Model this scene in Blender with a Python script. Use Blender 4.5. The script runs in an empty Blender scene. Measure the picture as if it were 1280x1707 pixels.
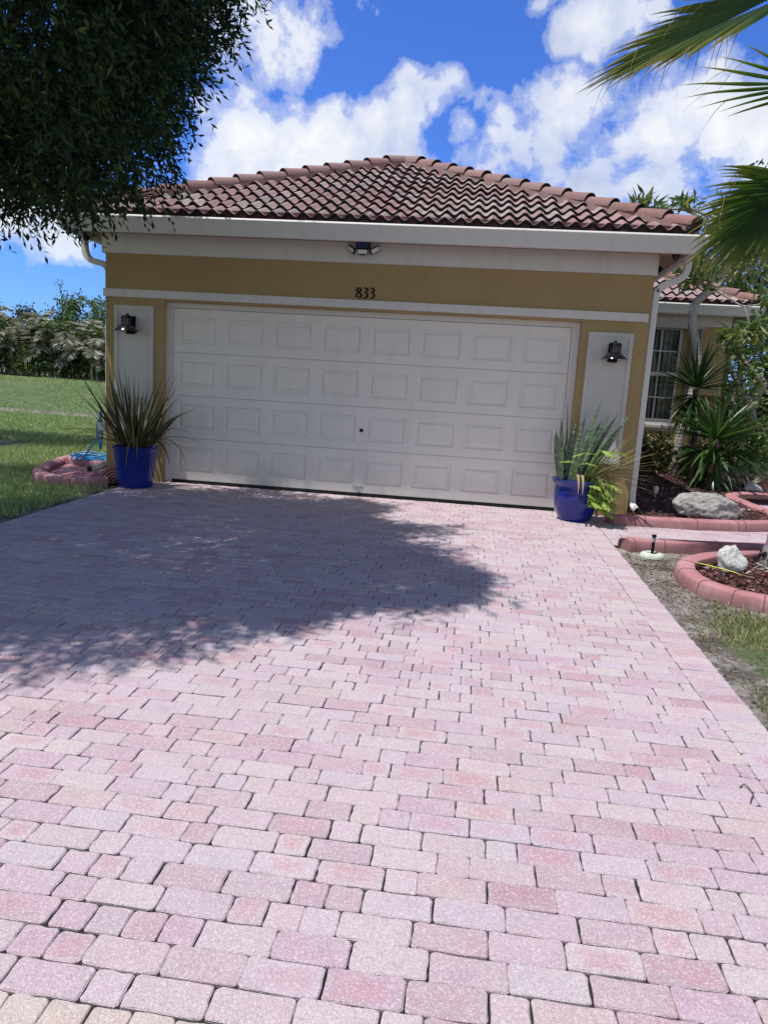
import bpy, math, random
import numpy as np
from mathutils import Vector, Matrix

rng = np.random.default_rng(7)
random.seed(7)
S = bpy.context.scene
COL = S.collection
PI = math.pi

# ------------------------------------------------------------------ materials
def new_mat(name):
    m = bpy.data.materials.new(name); m.use_nodes = True
    nt = m.node_tree
    for n in list(nt.nodes): nt.nodes.remove(n)
    out = nt.nodes.new('ShaderNodeOutputMaterial')
    b = nt.nodes.new('ShaderNodeBsdfPrincipled')
    nt.links.new(b.outputs[0], out.inputs[0])
    return m, nt, b
def N(nt, t, **kw):
    n = nt.nodes.new(t)
    for k, v in kw.items():
        if k.startswith('_'): setattr(n, k[1:], v)
        else: n.inputs[k.replace('__', ' ')].default_value = v
    return n
def L(nt, a, b): nt.links.new(a, b)
def obco(nt, scale=None):
    tc = nt.nodes.new('ShaderNodeTexCoord')
    if scale is None: return tc.outputs['Object']
    mp = N(nt, 'ShaderNodeMapping'); mp.inputs['Scale'].default_value = scale
    L(nt, tc.outputs['Object'], mp.inputs[0]); return mp.outputs[0]
def noise(nt, co, scale, detail=4, rough=.6, dist=0):
    n = N(nt, 'ShaderNodeTexNoise'); n.inputs['Scale'].default_value = scale
    n.inputs['Detail'].default_value = detail; n.inputs['Roughness'].default_value = rough
    n.inputs['Distortion'].default_value = dist
    if co is not None: L(nt, co, n.inputs['Vector'])
    return n.outputs['Fac']
def ramp(nt, fac, stops, interp='LINEAR'):
    r = nt.nodes.new('ShaderNodeValToRGB'); r.color_ramp.interpolation = interp
    e = r.color_ramp.elements
    while len(e) < len(stops): e.new(0.5)
    for i, (p, c) in enumerate(stops):
        e[i].position = p
        e[i].color = (c[0], c[1], c[2], 1) if isinstance(c, (tuple, list)) else (c, c, c, 1)
    if fac is not None: L(nt, fac, r.inputs[0])
    return r.outputs[0]
def mix(nt, fac, a, b, mode='MIX'):
    m = nt.nodes.new('ShaderNodeMix'); m.data_type = 'RGBA'; m.blend_type = mode
    for s, v in ((m.inputs[0], fac), (m.inputs[6], a), (m.inputs[7], b)):
        if isinstance(v, (int, float)): s.default_value = v
        elif isinstance(v, (tuple, list)): s.default_value = (v[0], v[1], v[2], 1)
        else: L(nt, v, s)
    return m.outputs[2]
def mth(nt, op, a, b=0.0, clamp=False):
    m = nt.nodes.new('ShaderNodeMath'); m.operation = op; m.use_clamp = clamp
    for s, v in ((m.inputs[0], a), (m.inputs[1], b)):
        if isinstance(v, (int, float)): s.default_value = v
        else: L(nt, v, s)
    return m.outputs[0]
def bump(nt, b, h, strength=.3, dist=.01):
    n = N(nt, 'ShaderNodeBump'); n.inputs['Strength'].default_value = strength
    n.inputs['Distance'].default_value = dist
    L(nt, h, n.inputs['Height']); L(nt, n.outputs[0], b.inputs['Normal'])
def island(nt):
    return nt.nodes.new('ShaderNodeNewGeometry').outputs['Random Per Island']

def simple(name, c, rough=.6, metal=0, var=.12, scale=6, bstr=0, bscale=80, spec=.5):
    m, nt, b = new_mat(name)
    co = obco(nt)
    n = noise(nt, co, scale, 5)
    lo = tuple(x * (1 - var) for x in c); hi = tuple(min(1, x * (1 + var)) for x in c)
    L(nt, ramp(nt, n, [(.3, lo), (.7, hi)]), b.inputs['Base Color'])
    b.inputs['Roughness'].default_value = rough; b.inputs['Metallic'].default_value = metal
    b.inputs['Specular IOR Level'].default_value = spec
    if bstr: bump(nt, b, noise(nt, co, bscale, 3), bstr, .004)
    return m
def leaf_mat(name, stops, rough=.45, trans=.25, patch=None, spec=.4):
    m, nt, b = new_mat(name)
    r = island(nt)
    c = ramp(nt, r, stops)
    if patch:
        c = mix(nt, ramp(nt, noise(nt, obco(nt), patch[0], 3), [(.45, 0), (.62, 1)]), c, patch[1])
    L(nt, c, b.inputs['Base Color']); b.inputs['Roughness'].default_value = rough
    b.inputs['Specular IOR Level'].default_value = spec
    if trans:
        t = nt.nodes.new('ShaderNodeBsdfTranslucent')
        L(nt, mix(nt, 1.0, c, (1.0, 1.15, .45), 'MULTIPLY'), t.inputs[0])
        ms = nt.nodes.new('ShaderNodeMixShader'); ms.inputs[0].default_value = trans
        L(nt, b.outputs[0], ms.inputs[1]); L(nt, t.outputs[0], ms.inputs[2])
        out = [n for n in nt.nodes if n.type == 'OUTPUT_MATERIAL'][0]
        L(nt, ms.outputs[0], out.inputs[0])
    return m

M = {}
# stucco
def stucco(name, c, bs=.6):
    m, nt, b = new_mat(name); co = obco(nt)
    big = noise(nt, co, 1.3, 5); fine = noise(nt, co, 130, 4, .7)
    streak = noise(nt, obco(nt, (9, 9, .7)), 1.5, 4)
    col = mix(nt, ramp(nt, big, [(.35, 0), (.7, 1)]), tuple(x * .86 for x in c), c)
    col = mix(nt, ramp(nt, streak, [(.5, 0), (.75, .22)]), col, tuple(x * .7 for x in c))
    sz_ = nt.nodes.new('ShaderNodeSeparateXYZ'); L(nt, co, sz_.inputs[0])
    spl = mth(nt, 'ADD', sz_.outputs[2], mth(nt, 'MULTIPLY', mth(nt, 'SUBTRACT', noise(nt, co, 6, 7, .75), .5), .5))
    col = mix(nt, ramp(nt, spl, [(.0, .55), (.30, 0)]), col, tuple(x * .5 for x in c))
    col = mix(nt, ramp(nt, fine, [(.35, .42), (.62, 0)]), col, tuple(x * .5 for x in c))
    L(nt, col, b.inputs['Base Color']); b.inputs['Roughness'].default_value = .92
    b.inputs['Specular IOR Level'].default_value = .15
    bump(nt, b, mth(nt, 'ADD', noise(nt, co, 48, 5, .7), noise(nt, obco(nt, (1, 1, .3)), 26, 4, .6)), bs, .018)
    return m
M['stucco'] = stucco('yellow_stucco', (.52, .375, .195))
M['white_stucco'] = stucco('white_stucco', (.72, .70, .70), .25)
def painted(name, c, bs=.06):
    m, nt, b = new_mat(name); co = obco(nt)
    st = noise(nt, obco(nt, (5, 5, .8)), 2.2, 6, .65)
    col = mix(nt, ramp(nt, st, [(.48, 0), (.78, .35)]), c, tuple(x * .68 for x in c))
    col = mix(nt, ramp(nt, noise(nt, co, 14, 6, .7), [(.55, 0), (.8, .25)]), col, tuple(x * .75 for x in c))
    L(nt, col, b.inputs['Base Color']); b.inputs['Roughness'].default_value = .5
    b.inputs['Specular IOR Level'].default_value = .3
    bump(nt, b, noise(nt, co, 40, 3), bs, .004)
    return m
M['white_paint'] = painted('white_paint', (.72, .69, .69))
M['gutter'] = painted('gutter_enamel', (.74, .72, .72), .03)
M['soffit'] = simple('soffit_wood', (.30, .20, .14), .8)
def door_mat():
    m, nt, b = new_mat('garage_door_steel'); co = obco(nt)
    c = (.81, .775, .765)
    st = noise(nt, obco(nt, (3, 3, .6)), 2, 6, .65)
    col = mix(nt, ramp(nt, st, [(.45, 0), (.8, .3)]), c, (.56, .53, .52))
    # dust towards the bottom
    sx = nt.nodes.new('ShaderNodeSeparateXYZ'); L(nt, co, sx.inputs[0])
    low = ramp(nt, mth(nt, 'ADD', sx.outputs[2], mth(nt, 'MULTIPLY', noise(nt, co, 5, 5), .35)), [(.15, .45), (.55, 0)])
    col = mix(nt, low, col, (.50, .46, .44))
    L(nt, col, b.inputs['Base Color']); b.inputs['Roughness'].default_value = .42
    b.inputs['Specular IOR Level'].default_value = .3
    grain = noise(nt, obco(nt, (1.2, 1, 26)), 6, 5, .65, 1.5)
    bump(nt, b, grain, .12, .004)
    return m
M['door'] = door_mat()
M['black'] = simple('black_metal', (.005, .005, .008), .6, 0, .2, spec=.2)
M['black_gloss'] = simple('glossy_black_enamel', (.008, .008, .011), .16, 0, .2, spec=.5)
M['rubber'] = simple('black_rubber', (.012, .012, .013), .8)
M['dark_void'] = simple('dark_interior', (.01, .01, .012), .9)
M['shade_inner'] = simple('lamp_inner_white', (.8, .8, .82), .35)
M['wire_glass'] = simple('frosted_glass', (.12, .12, .14), .2)
M['solar'] = simple('solar_cell_blue', (.006, .022, .16), .12, 0, .3, 40)
M['chrome'] = simple('zinc_metal', (.5, .5, .5), .35, .8)

def tile_mat():
    m, nt, b = new_mat('weathered_roof_tile'); co = obco(nt); r = island(nt)
    base = ramp(nt, r, [(0, (.29, .20, .20)), (.2, (.38, .235, .235)), (.4, (.31, .26, .255)), (.6, (.43, .35, .33)), (.8, (.31, .185, .19)), (1, (.39, .315, .305))])
    lich = noise(nt, co, 7, 8, .75)
    g = mix(nt, ramp(nt, lich, [(.50, 0), (.72, .6)]), base, (.25, .23, .235))
    bl = noise(nt, co, 1.4, 6, .7)
    g = mix(nt, ramp(nt, bl, [(.55, 0), (.80, .5)]), g, (.15, .13, .14))
    g = mix(nt, ramp(nt, noise(nt, co, 38, 5, .7), [(.56, 0), (.7, .6)]), g, (.50, .44, .40))
    L(nt, g, b.inputs['Base Color']); b.inputs['Roughness'].default_value = .88
    b.inputs['Specular IOR Level'].default_value = .2
    bump(nt, b, noise(nt, co, 70, 5, .7), .5, .006)
    return m
M['tile'] = tile_mat()
M['hip'] = M['tile'].copy(); M['hip'].name = 'hip_cap_tile'
for _n in M['hip'].node_tree.nodes:
    if _n.type == 'VALTORGB' and len(_n.color_ramp.elements) == 6:
        for _e, _c in zip(_n.color_ramp.elements, ((.26,.14,.135),(.32,.17,.165),(.28,.19,.18),(.34,.215,.20),(.30,.15,.15),(.31,.20,.19))): _e.color = (*_c, 1)
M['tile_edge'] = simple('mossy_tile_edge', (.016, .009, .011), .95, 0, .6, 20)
M['birdstop'] = simple('eave_mortar', (.13, .06, .065), .95, 0, .3, 9, .3)

def paver_mat(name, stops, dark=.0):
    m, nt, b = new_mat(name); co = obco(nt); r = island(nt)
    base = ramp(nt, r, stops)
    # rosy blush in the middle of some pavers, pale wear elsewhere
    at = nt.nodes.new('ShaderNodeAttribute'); at.attribute_name = 'core'; CF = at.outputs['Fac']
    n1 = noise(nt, co, 6, 5, .65)
    cw = mth(nt, 'ADD', CF, mth(nt, 'MULTIPLY', mth(nt, 'SUBTRACT', n1, .5), 1.7))
    base = mix(nt, ramp(nt, cw, [(.30, 0), (1.05, .72)]), base, (.50, .285, .325))
    base = mix(nt, ramp(nt, cw, [(.0, .30), (.25, 0)]), base, (.52, .475, .475))
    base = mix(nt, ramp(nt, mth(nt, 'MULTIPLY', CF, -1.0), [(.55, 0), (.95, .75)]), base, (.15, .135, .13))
    n2 = noise(nt, co, 1.1, 5, .6)
    base = mix(nt, ramp(nt, n2, [(.50, 0), (.75, .5)]), base, (.54, .435, .445))
    n5 = noise(nt, co, 9, 6, .7)
    base = mix(nt, ramp(nt, n5, [(.50, 0), (.70, .45)]), base, (.40, .35, .37))
    # exposed aggregate specks
    v = N(nt, 'ShaderNodeTexVoronoi'); v.inputs['Scale'].default_value = 240; L(nt, co, v.inputs['Vector'])
    sp = nt.nodes.new('ShaderNodeSeparateColor'); L(nt, v.outputs['Color'], sp.inputs[0])
    base = mix(nt, ramp(nt, sp.outputs[0], [(.66, 0), (.9, .42)]), base, (.80, .74, .76))
    base = mix(nt, ramp(nt, sp.outputs[1], [(.80, 0), (.97, .4)]), base, (.26, .21, .23))
    n3 = noise(nt, co, 60, 5, .75)
    base = mix(nt, ramp(nt, n3, [(.60, 0), (.74, .6)]), base, (.24, .20, .21))
    L(nt, base, b.inputs['Base Color']); b.inputs['Roughness'].default_value = .85
    b.inputs['Specular IOR Level'].default_value = .25
    h = mth(nt, 'ADD', mth(nt, 'MULTIPLY', v.outputs['Distance'], 1.2), noise(nt, co, 90, 5, .75))
    bump(nt, b, h, .55, .004)
    return m
M['paver'] = paver_mat('pink_concrete_paver', [(0, (.455, .31, .385)), (.16, (.555, .46, .475)), (.34, (.51, .415, .495)), (.5, (.475, .32, .40)), (.62, (.55, .445, .50)), (.76, (.51, .385, .40)), (.88, (.42, .26, .32)), (1, (.51, .435, .485))])
M['paver_edge'] = paver_mat('sandy_border_paver', [(0, (.52, .44, .38)), (.5, (.60, .50, .42)), (.8, (.50, .38, .30)), (1, (.56, .50, .48))])
def joint_mat():
    m, nt, b = new_mat('sand_joint'); co = obco(nt)
    c = ramp(nt, noise(nt, co, 18, 6, .7), [(.35, (.010, .011, .009)), (.6, (.03, .031, .025)), (.82, (.10, .095, .08))])
    L(nt, c, b.inputs['Base Color']); b.inputs['Roughness'].default_value = 1
    bump(nt, b, noise(nt, co, 120, 4), .6, .006); return m
M['joint'] = joint_mat()
def curb_mat():
    m, nt, b = new_mat('pink_poured_concrete'); co = obco(nt)
    c = ramp(nt, noise(nt, co, 3, 6, .65), [(.3, (.36, .15, .165)), (.5, (.44, .205, .22)), (.7, (.49, .275, .29))])
    c = mix(nt, ramp(nt, noise(nt, co, 12, 7, .75), [(.52, 0), (.75, .6)]), c, (.30, .17, .18))
    c = mix(nt, ramp(nt, noise(nt, co, 55, 4, .7), [(.58, 0), (.72, .4)]), c, (.60, .42, .42))
    # darker mottled tone on the upright faces
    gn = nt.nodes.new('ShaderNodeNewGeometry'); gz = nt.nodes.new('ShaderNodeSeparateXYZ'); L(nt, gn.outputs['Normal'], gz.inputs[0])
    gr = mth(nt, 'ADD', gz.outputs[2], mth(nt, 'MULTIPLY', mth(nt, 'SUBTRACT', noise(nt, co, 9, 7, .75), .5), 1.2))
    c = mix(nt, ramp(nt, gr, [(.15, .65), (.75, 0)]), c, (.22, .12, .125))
    c = mix(nt, ramp(nt, noise(nt, co, 1.7, 6, .7), [(.52, 0), (.72, .45)]), c, (.56, .40, .40))
    L(nt, c, b.inputs['Base Color']); b.inputs['Roughness'].default_value = .85
    b.inputs['Specular IOR Level'].default_value = .2
    bump(nt, b, noise(nt, co, 45, 5, .7), .35, .006); return m
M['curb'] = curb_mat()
M['groove'] = simple('scored_groove', (.16, .07, .075), .95, 0, .4, 30)

def ground_mat():
    m, nt, b = new_mat('lawn_soil'); co = obco(nt)
    g = ramp(nt, noise(nt, co, 2.2, 6, .7), [(.3, (.10, .16, .075)), (.5, (.17, .235, .12)), (.68, (.25, .29, .18)), (.85, (.36, .36, .27))])
    g = mix(nt, ramp(nt, noise(nt, co, 28, 6, .8), [(.42, .75), (.62, 0)]), g, (.03, .055, .014))
    g = mix(nt, ramp(nt, noise(nt, co, .22, 4, .6), [(.5, 0), (.68, .6)]), g, (.24, .25, .13))
    d = ramp(nt, noise(nt, co, 4, 8, .75), [(.3, (.07, .058, .05)), (.45, (.17, .15, .135)), (.56, (.36, .33, .31)), (.7, (.55, .52, .50))])
    d = mix(nt, ramp(nt, noise(nt, co, 45, 6, .8), [(.5, 0), (.66, .75)]), d, (.05, .04, .034))
    a = nt.nodes.new('ShaderNodeAttribute'); a.attribute_name = 'dirt'
    f = mth(nt, 'ADD', a.outputs['Fac'], mth(nt, 'MULTIPLY', mth(nt, 'SUBTRACT', noise(nt, co, 5, 6, .7), .5), 1.3))
    c = mix(nt, ramp(nt, f, [(.4, 0), (.6, 1)]), g, d)
    L(nt, c, b.inputs['Base Color']); b.inputs['Roughness'].default_value = 1
    b.inputs['Specular IOR Level'].default_value = .1
    bump(nt, b, noise(nt, co, 35, 6, .8), .8, .03); return m
M['ground'] = ground_mat()
M['grass'] = leaf_mat('grass_blades', [(0, (.20, .28, .12)), (.4, (.34, .46, .21)), (.7, (.46, .56, .29)), (.9, (.56, .58, .38)), (1, (.62, .58, .42))], .7, .35)
M['grass_dry'] = leaf_mat('dry_grass_blades', [(0, (.10, .15, .035)), (.35, (.20, .25, .08)), (.6, (.33, .33, .15)), (.85, (.45, .39, .23)), (1, (.30, .22, .13))], .6, .2)
M['mulch_base'] = simple('mulch_soil', (.045, .020, .018), 1, 0, .5, 12, .8, 40)
M['mulch'] = leaf_mat('red_bark_chips', [(0, (.05, .018, .018)), (.4, (.13, .045, .042)), (.75, (.22, .09, .085)), (.93, (.36, .22, .19)), (1, (.5, .4, .36))], .9, 0)
M['litter'] = leaf_mat('fallen_leaf_litter', [(0, (.06, .045, .03)), (.5, (.19, .14, .08)), (.8, (.32, .25, .17)), (1, (.48, .43, .36))], .9, 0)
M['asphalt'] = simple('asphalt', (.05, .05, .052), .9, 0, .3, 3, .4)

def glaze(name, c):
    m, nt, b = new_mat(name); co = obco(nt)
    col = ramp(nt, noise(nt, co, 5, 6, .7), [(.3, tuple(x * .75 for x in c)), (.7, tuple(x * 1.2 for x in c))])
    col = mix(nt, ramp(nt, noise(nt, co, 9, 7, .75), [(.6, 0), (.8, .25)]), col, (.15, .15, .22))
    L(nt, col, b.inputs['Base Color'])
    L(nt, ramp(nt, noise(nt, co, 11, 5), [(.3, .06), (.8, .28)]), b.inputs['Roughness'])
    bump(nt, b, noise(nt, co, 16, 3), .06, .01)
    b.inputs['Coat Weight'].default_value = .3; return m
M['pot'] = glaze('cobalt_glazed_ceramic', (.004, .016, .21))
M['soil'] = simple('potting_soil', (.03, .022, .016), 1, 0, .5, 40, .8)
def rock(name, a, bcol):
    m, nt, b = new_mat(name); co = obco(nt)
    n = noise(nt, co, 9, 8, .75)
    c = ramp(nt, n, [(.30, tuple(x * .45 for x in a)), (.42, a), (.65, bcol), (.85, tuple(min(.85, x * 1.2) for x in bcol))])
    c = mix(nt, ramp(nt, noise(nt, co, 40, 6, .8), [(.36, .7), (.5, 0)]), c, tuple(x * .3 for x in a))
    L(nt, c, b.inputs['Base Color']); b.inputs['Roughness'].default_value = .95
    b.inputs['Specular IOR Level'].default_value = .1
    bump(nt, b, mth(nt, 'ADD', noise(nt, co, 22, 8, .8), noise(nt, co, 70, 4, .7)), 1.0, .02); return m
M['rock_grey'] = rock('grey_limestone', (.46, .45, .43), (.62, .61, .585))
M['rock_white'] = rock('white_coral_rock', (.80, .79, .77), (.88, .87, .85))
def bark(name, a, bcol, ring=0):
    m, nt, b = new_mat(name); co = obco(nt)
    n = noise(nt, obco(nt, (1, 1, .5 if not ring else 2.5)), 9, 8, .75)
    c = ramp(nt, n, [(.3, a), (.65, bcol)])
    c = mix(nt, ramp(nt, noise(nt, co, 30, 6, .75), [(.5, 0), (.68, .6)]), c, tuple(x * .4 for x in a))
    L(nt, c, b.inputs['Base Color']); b.inputs['Roughness'].default_value = .95
    h = noise(nt, obco(nt, (1, 1, .35)), 26, 7, .75)
    if ring:
        w = N(nt, 'ShaderNodeTexWave')
        w.wave_type = 'BANDS'; w.bands_direction = 'Z'; w.inputs['Scale'].default_value = ring
        w.inputs['Distortion'].default_value = 3; L(nt, co, w.inputs['Vector'])
        h = mth(nt, 'ADD', h, mth(nt, 'MULTIPLY', w.outputs['Fac'], .18))
    bump(nt, b, h, .8, .02); return m
M['bark_oak'] = bark('dark_oak_bark', (.07, .055, .042), (.15, .125, .10))
M['bark_palm'] = bark('grey_palm_trunk', (.26, .25, .245), (.40, .39, .38), 3)
M['bark_pale'] = bark('pale_grey_bark', (.30, .27, .24), (.55, .51, .46), 5)
M['bark_brown'] = bark('brown_stem_bark', (.10, .075, .055), (.22, .17, .13), 5)
M['leaf_oak'] = leaf_mat('dark_oak_leaves', [(0, (.010, .026, .014)), (.5, (.022, .050, .022)), (.85, (.045, .085, .03)), (1, (.11, .15, .04))], .6, .2, spec=.2)
M['leaf_flax'] = leaf_mat('bronze_flax_leaves', [(0, (.022, .034, .015)), (.4, (.05, .062, .026)), (.7, (.075, .06, .035)), (.88, (.19, .16, .09)), (1, (.35, .29, .17))], .38, .12)
def snake_mat():
    m, nt, b = new_mat('banded_snake_plant_leaf'); co = obco(nt)
    n = noise(nt, obco(nt, (3, 3, 22)), 3, 4, .7, .6)
    c = ramp(nt, n, [(.40, (.03, .062, .036)), (.5, (.11, .16, .105)), (.62, (.24, .29, .21))])
    c = mix(nt, ramp(nt, island(nt), [(.2, 0), (1, .4)]), c, (.05, .09, .05))
    L(nt, c, b.inputs['Base Color']); b.inputs['Roughness'].default_value = .35; return m
M['leaf_snake'] = snake_mat()
M['leaf_thin'] = leaf_mat('thin_olive_leaves', [(0, (.04, .05, .025)), (.4, (.14, .14, .06)), (.7, (.36, .34, .18)), (1, (.55, .5, .32))], .35, .15)
M['leaf_lime'] = leaf_mat('lime_philodendron_leaves', [(0, (.24, .38, .075)), (.6, (.36, .50, .12)), (1, (.48, .56, .19))], .35, .3)
M['leaf_dead'] = leaf_mat('withered_leaves', [(0, (.28, .20, .12)), (1, (.5, .4, .25))], .8, .1)
M['leaf_yucca'] = leaf_mat('yucca_leaves', [(0, (.02, .055, .018)), (.5, (.045, .11, .03)), (.85, (.10, .18, .055)), (1, (.2, .27, .10))], .36, .2)
M['leaf_yucca2'] = leaf_mat('dark_yucca_leaves', [(0, (.012, .035, .016)), (.5, (.025, .065, .025)), (.85, (.06, .11, .04)), (1, (.10, .16, .06))], .36, .15)
M['leaf_plum'] = leaf_mat('plumeria_leaves', [(0, (.08, .14, .05)), (.5, (.16, .24, .08)), (.8, (.19, .24, .07)), (1, (.34, .30, .08))], .4, .3)
M['leaf_mid'] = leaf_mat('shrub_leaves', [(0, (.04, .08, .025)), (.5, (.11, .18, .055)), (.8, (.22, .29, .09)), (1, (.40, .42, .16))], .42, .25)
M['leaf_dark'] = leaf_mat('dark_tree_leaves', [(0, (.012, .035, .02)), (.5, (.03, .07, .032)), (.85, (.07, .12, .05)), (1, (.14, .19, .08))], .42, .2)
M['leaf_bush'] = leaf_mat('croton_leaves', [(0, (.02, .03, .012)), (.5, (.05, .07, .02)), (.8, (.14, .10, .03)), (1, (.26, .16, .04))], .42, .2)
M['leaf_grey'] = leaf_mat('bleached_palm_leaflets', [(0, (.10, .14, .06)), (.22, (.20, .22, .15)), (.5, (.36, .34, .31)), (1, (.54, .51, .49))], .7, .2)
M['leaf_green_palm'] = leaf_mat('green_palm_leaflets', [(0, (.04, .09, .02)), (.5, (.10, .17, .04)), (1, (.24, .28, .08))], .5, .3)
M['leaf_brownbush'] = leaf_mat('brown_green_leaves', [(0, (.02, .025, .014)), (.6, (.05, .055, .03)), (1, (.10, .085, .05))], .6, .15)
def frond_mat():
    m, nt, b = new_mat('fan_palm_blade'); co = obco(nt)
    at = nt.nodes.new('ShaderNodeAttribute'); at.attribute_name = 'tip'
    n = mth(nt, 'ADD', at.outputs['Fac'], mth(nt, 'MULTIPLY', mth(nt, 'SUBTRACT', noise(nt, co, 6, 4), .5), .35))
    c = ramp(nt, n, [(.0, (.03, .08, .026)), (.45, (.07, .14, .035)), (.66, (.19, .24, .05)), (.85, (.36, .31, .10)), (.97, (.55, .50, .42))])
    c = mix(nt, ramp(nt, island(nt), [(0, 0), (1, .5)]), c, (.02, .05, .02))
    L(nt, c, b.inputs['Base Color']); b.inputs['Roughness'].default_value = .55; b.inputs['Specular IOR Level'].default_value = .3
    t = nt.nodes.new('ShaderNodeBsdfTranslucent'); L(nt, mix(nt, 1.0, c, (1.1, 1.2, .4), 'MULTIPLY'), t.inputs[0])
    ms = nt.nodes.new('ShaderNodeMixShader'); ms.inputs[0].default_value = .42
    L(nt, b.outputs[0], ms.inputs[1]); L(nt, t.outputs[0], ms.inputs[2])
    out = [x for x in nt.nodes if x.type == 'OUTPUT_MATERIAL'][0]; L(nt, ms.outputs[0], out.inputs[0]); return m
M['frond'] = frond_mat()
M['hose'] = simple('blue_hose', (.03, .28, .62), .4)
M['donut'] = simple('pale_green_concrete', (.55, .60, .50), .9, 0, .2, 20, .5)
M['yellow_leaf'] = simple('yellowed_frond', (.55, .60, .10), .5, 0, .2, 30)
M['blind'] = simple('vertical_blind', (.42, .40, .38), .8)
M['shutter'] = painted('beige_shutter', (.50, .45, .41))
M['winframe'] = painted('window_frame_white', (.66, .64, .63), .02)
def glass_mat():
    m, nt, b = new_mat('window_glass')
    for n in list(nt.nodes):
        if n.type == 'BSDF_PRINCIPLED': nt.nodes.remove(n)
    g = nt.nodes.new('ShaderNodeBsdfGlossy'); g.inputs['Roughness'].default_value = .02
    g.inputs[0].default_value = (.9, .95, 1, 1)
    t = nt.nodes.new('ShaderNodeBsdfTransparent'); t.inputs[0].default_value = (.72, .75, .76, 1)
    f = nt.nodes.new('ShaderNodeFresnel'); f.inputs[0].default_value = 1.28
    ms = nt.nodes.new('ShaderNodeMixShader'); L(nt, f.outputs[0], ms.inputs[0])
    L(nt, t.outputs[0], ms.inputs[1]); L(nt, g.outputs[0], ms.inputs[2])
    out = [x for x in nt.nodes if x.type == 'OUTPUT_MATERIAL'][0]; L(nt, ms.outputs[0], out.inputs[0]); return m
M['glass'] = glass_mat()

# ------------------------------------------------------------------ builders
def tag(o, label=None, cat=None, group=None, kind=None):
    if label: o['label'] = label
    if cat: o['category'] = cat
    if group: o['group'] = group
    if kind: o['kind'] = kind
    return o
def thing(name, loc, label, cat, group=None):
    o = bpy.data.objects.new(name, None); COL.objects.link(o)
    o.location = loc; o.empty_display_size = .2
    return tag(o, label, cat, group)
def wloc(o):
    v = Vector((0, 0, 0))
    while o is not None: v = v + Vector(o.location); o = o.parent
    return v
class MB:
    def __init__(s): s.v = []; s.f = []; s.mi = []; s.att = []
    def add(s, verts, faces, mi=0, att=None):
        k = len(s.v); s.v.extend([tuple(map(float, p)) for p in verts])
        s.f.extend([tuple(i + k for i in f) for f in faces]); s.mi.extend([mi] * len(faces))
        s.att.extend(att if att is not None else [0.0] * len(verts))
    def box(s, a, b, mi=0):
        x0, y0, z0 = a; x1, y1, z1 = b
        s.add([(x0,y0,z0),(x1,y0,z0),(x1,y1,z0),(x0,y1,z0),(x0,y0,z1),(x1,y0,z1),(x1,y1,z1),(x0,y1,z1)],
              [(0,3,2,1),(4,5,6,7),(0,1,5,4),(1,2,6,5),(2,3,7,6),(3,0,4,7)], mi)
    def obox(s, c, half, rot, mi=0):
        vs = []
        for z in (-1,1):
            for x, y in ((-1,-1),(1,-1),(1,1),(-1,1)):
                vs.append(Vector(c) + rot @ Vector((x*half[0], y*half[1], z*half[2])))
        s.add(vs, [(0,3,2,1),(4,5,6,7),(0,1,5,4),(1,2,6,5),(2,3,7,6),(3,0,4,7)], mi)
    def tube(s, pts, rad, n=8, mi=0, cap=True):
        pts = [Vector(p) for p in pts]
        if isinstance(rad, (int, float)): rad = [rad] * len(pts)
        up = None; vs = []
        for i, p in enumerate(pts):
            t = (pts[min(i+1, len(pts)-1)] - pts[max(i-1, 0)]).normalized()
            if up is None:
                up = t.orthogonal().normalized()
            up = (up - t * up.dot(t))
            up = up.normalized() if up.length > 1e-6 else t.orthogonal().normalized()
            w = t.cross(up)
            for k in range(n):
                a = 2*PI*k/n; vs.append(p + (up*math.cos(a) + w*math.sin(a)) * rad[i])
        fs = []
        for i in range(len(pts)-1):
            for k in range(n):
                fs.append((i*n+k, i*n+(k+1)%n, (i+1)*n+(k+1)%n, (i+1)*n+k))
        if cap:
            fs.append(tuple(range(n-1,-1,-1))); fs.append(tuple((len(pts)-1)*n+k for k in range(n)))
        s.add(vs, fs, mi)
    def lathe(s, c, prof, n=32, mi=0):
        vs = []; m = len(prof)
        for r, z in prof:
            for k in range(n):
                a = 2*PI*k/n; vs.append((c[0]+r*math.cos(a), c[1]+r*math.sin(a), c[2]+z))
        fs = []
        for i in range(m-1):
            for k in range(n): fs.append((i*n+k, i*n+(k+1)%n, (i+1)*n+(k+1)%n, (i+1)*n+k))
        s.add(vs, fs, mi)
    def sweep(s, path, prof, mi=0, closed=False, cap=True):
        """profile (offset to the right of travel, z) swept along a ground path of (x,y,z)"""
        P = [Vector(p) for p in path]; n = len(P); m = len(prof); vs = []
        for i, p in enumerate(P):
            a = P[(i-1) % n] if closed else P[max(i-1,0)]; b = P[(i+1) % n] if closed else P[min(i+1,n-1)]
            t = (b-a); t.z = 0; t.normalize(); r = Vector((t.y, -t.x, 0))
            for o, z in prof: vs.append(p + r*o + Vector((0,0,z)))
        fs = []
        for i in range(n if closed else n-1):
            j = (i+1) % n
            for k in range(m-1): fs.append((i*m+k, j*m+k, j*m+k+1, i*m+k+1))
        if cap and not closed:
            fs.append(tuple(range(m))); fs.append(tuple((n-1)*m+k for k in range(m-1,-1,-1)))
        s.add(vs, fs, mi)
    def build(s, name, mats, parent=None, smooth=False, attr=None):
        if not isinstance(mats, (list, tuple)): mats = [mats]
        o = mk(name, np.array(s.v, dtype=np.float32).reshape(-1,3), s.f, mats, parent, smooth, s.mi)
        if attr:
            a = o.data.attributes.new(attr, 'FLOAT', 'POINT'); a.data.foreach_set('value', np.array(s.att, dtype=np.float32))
        return o
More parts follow.
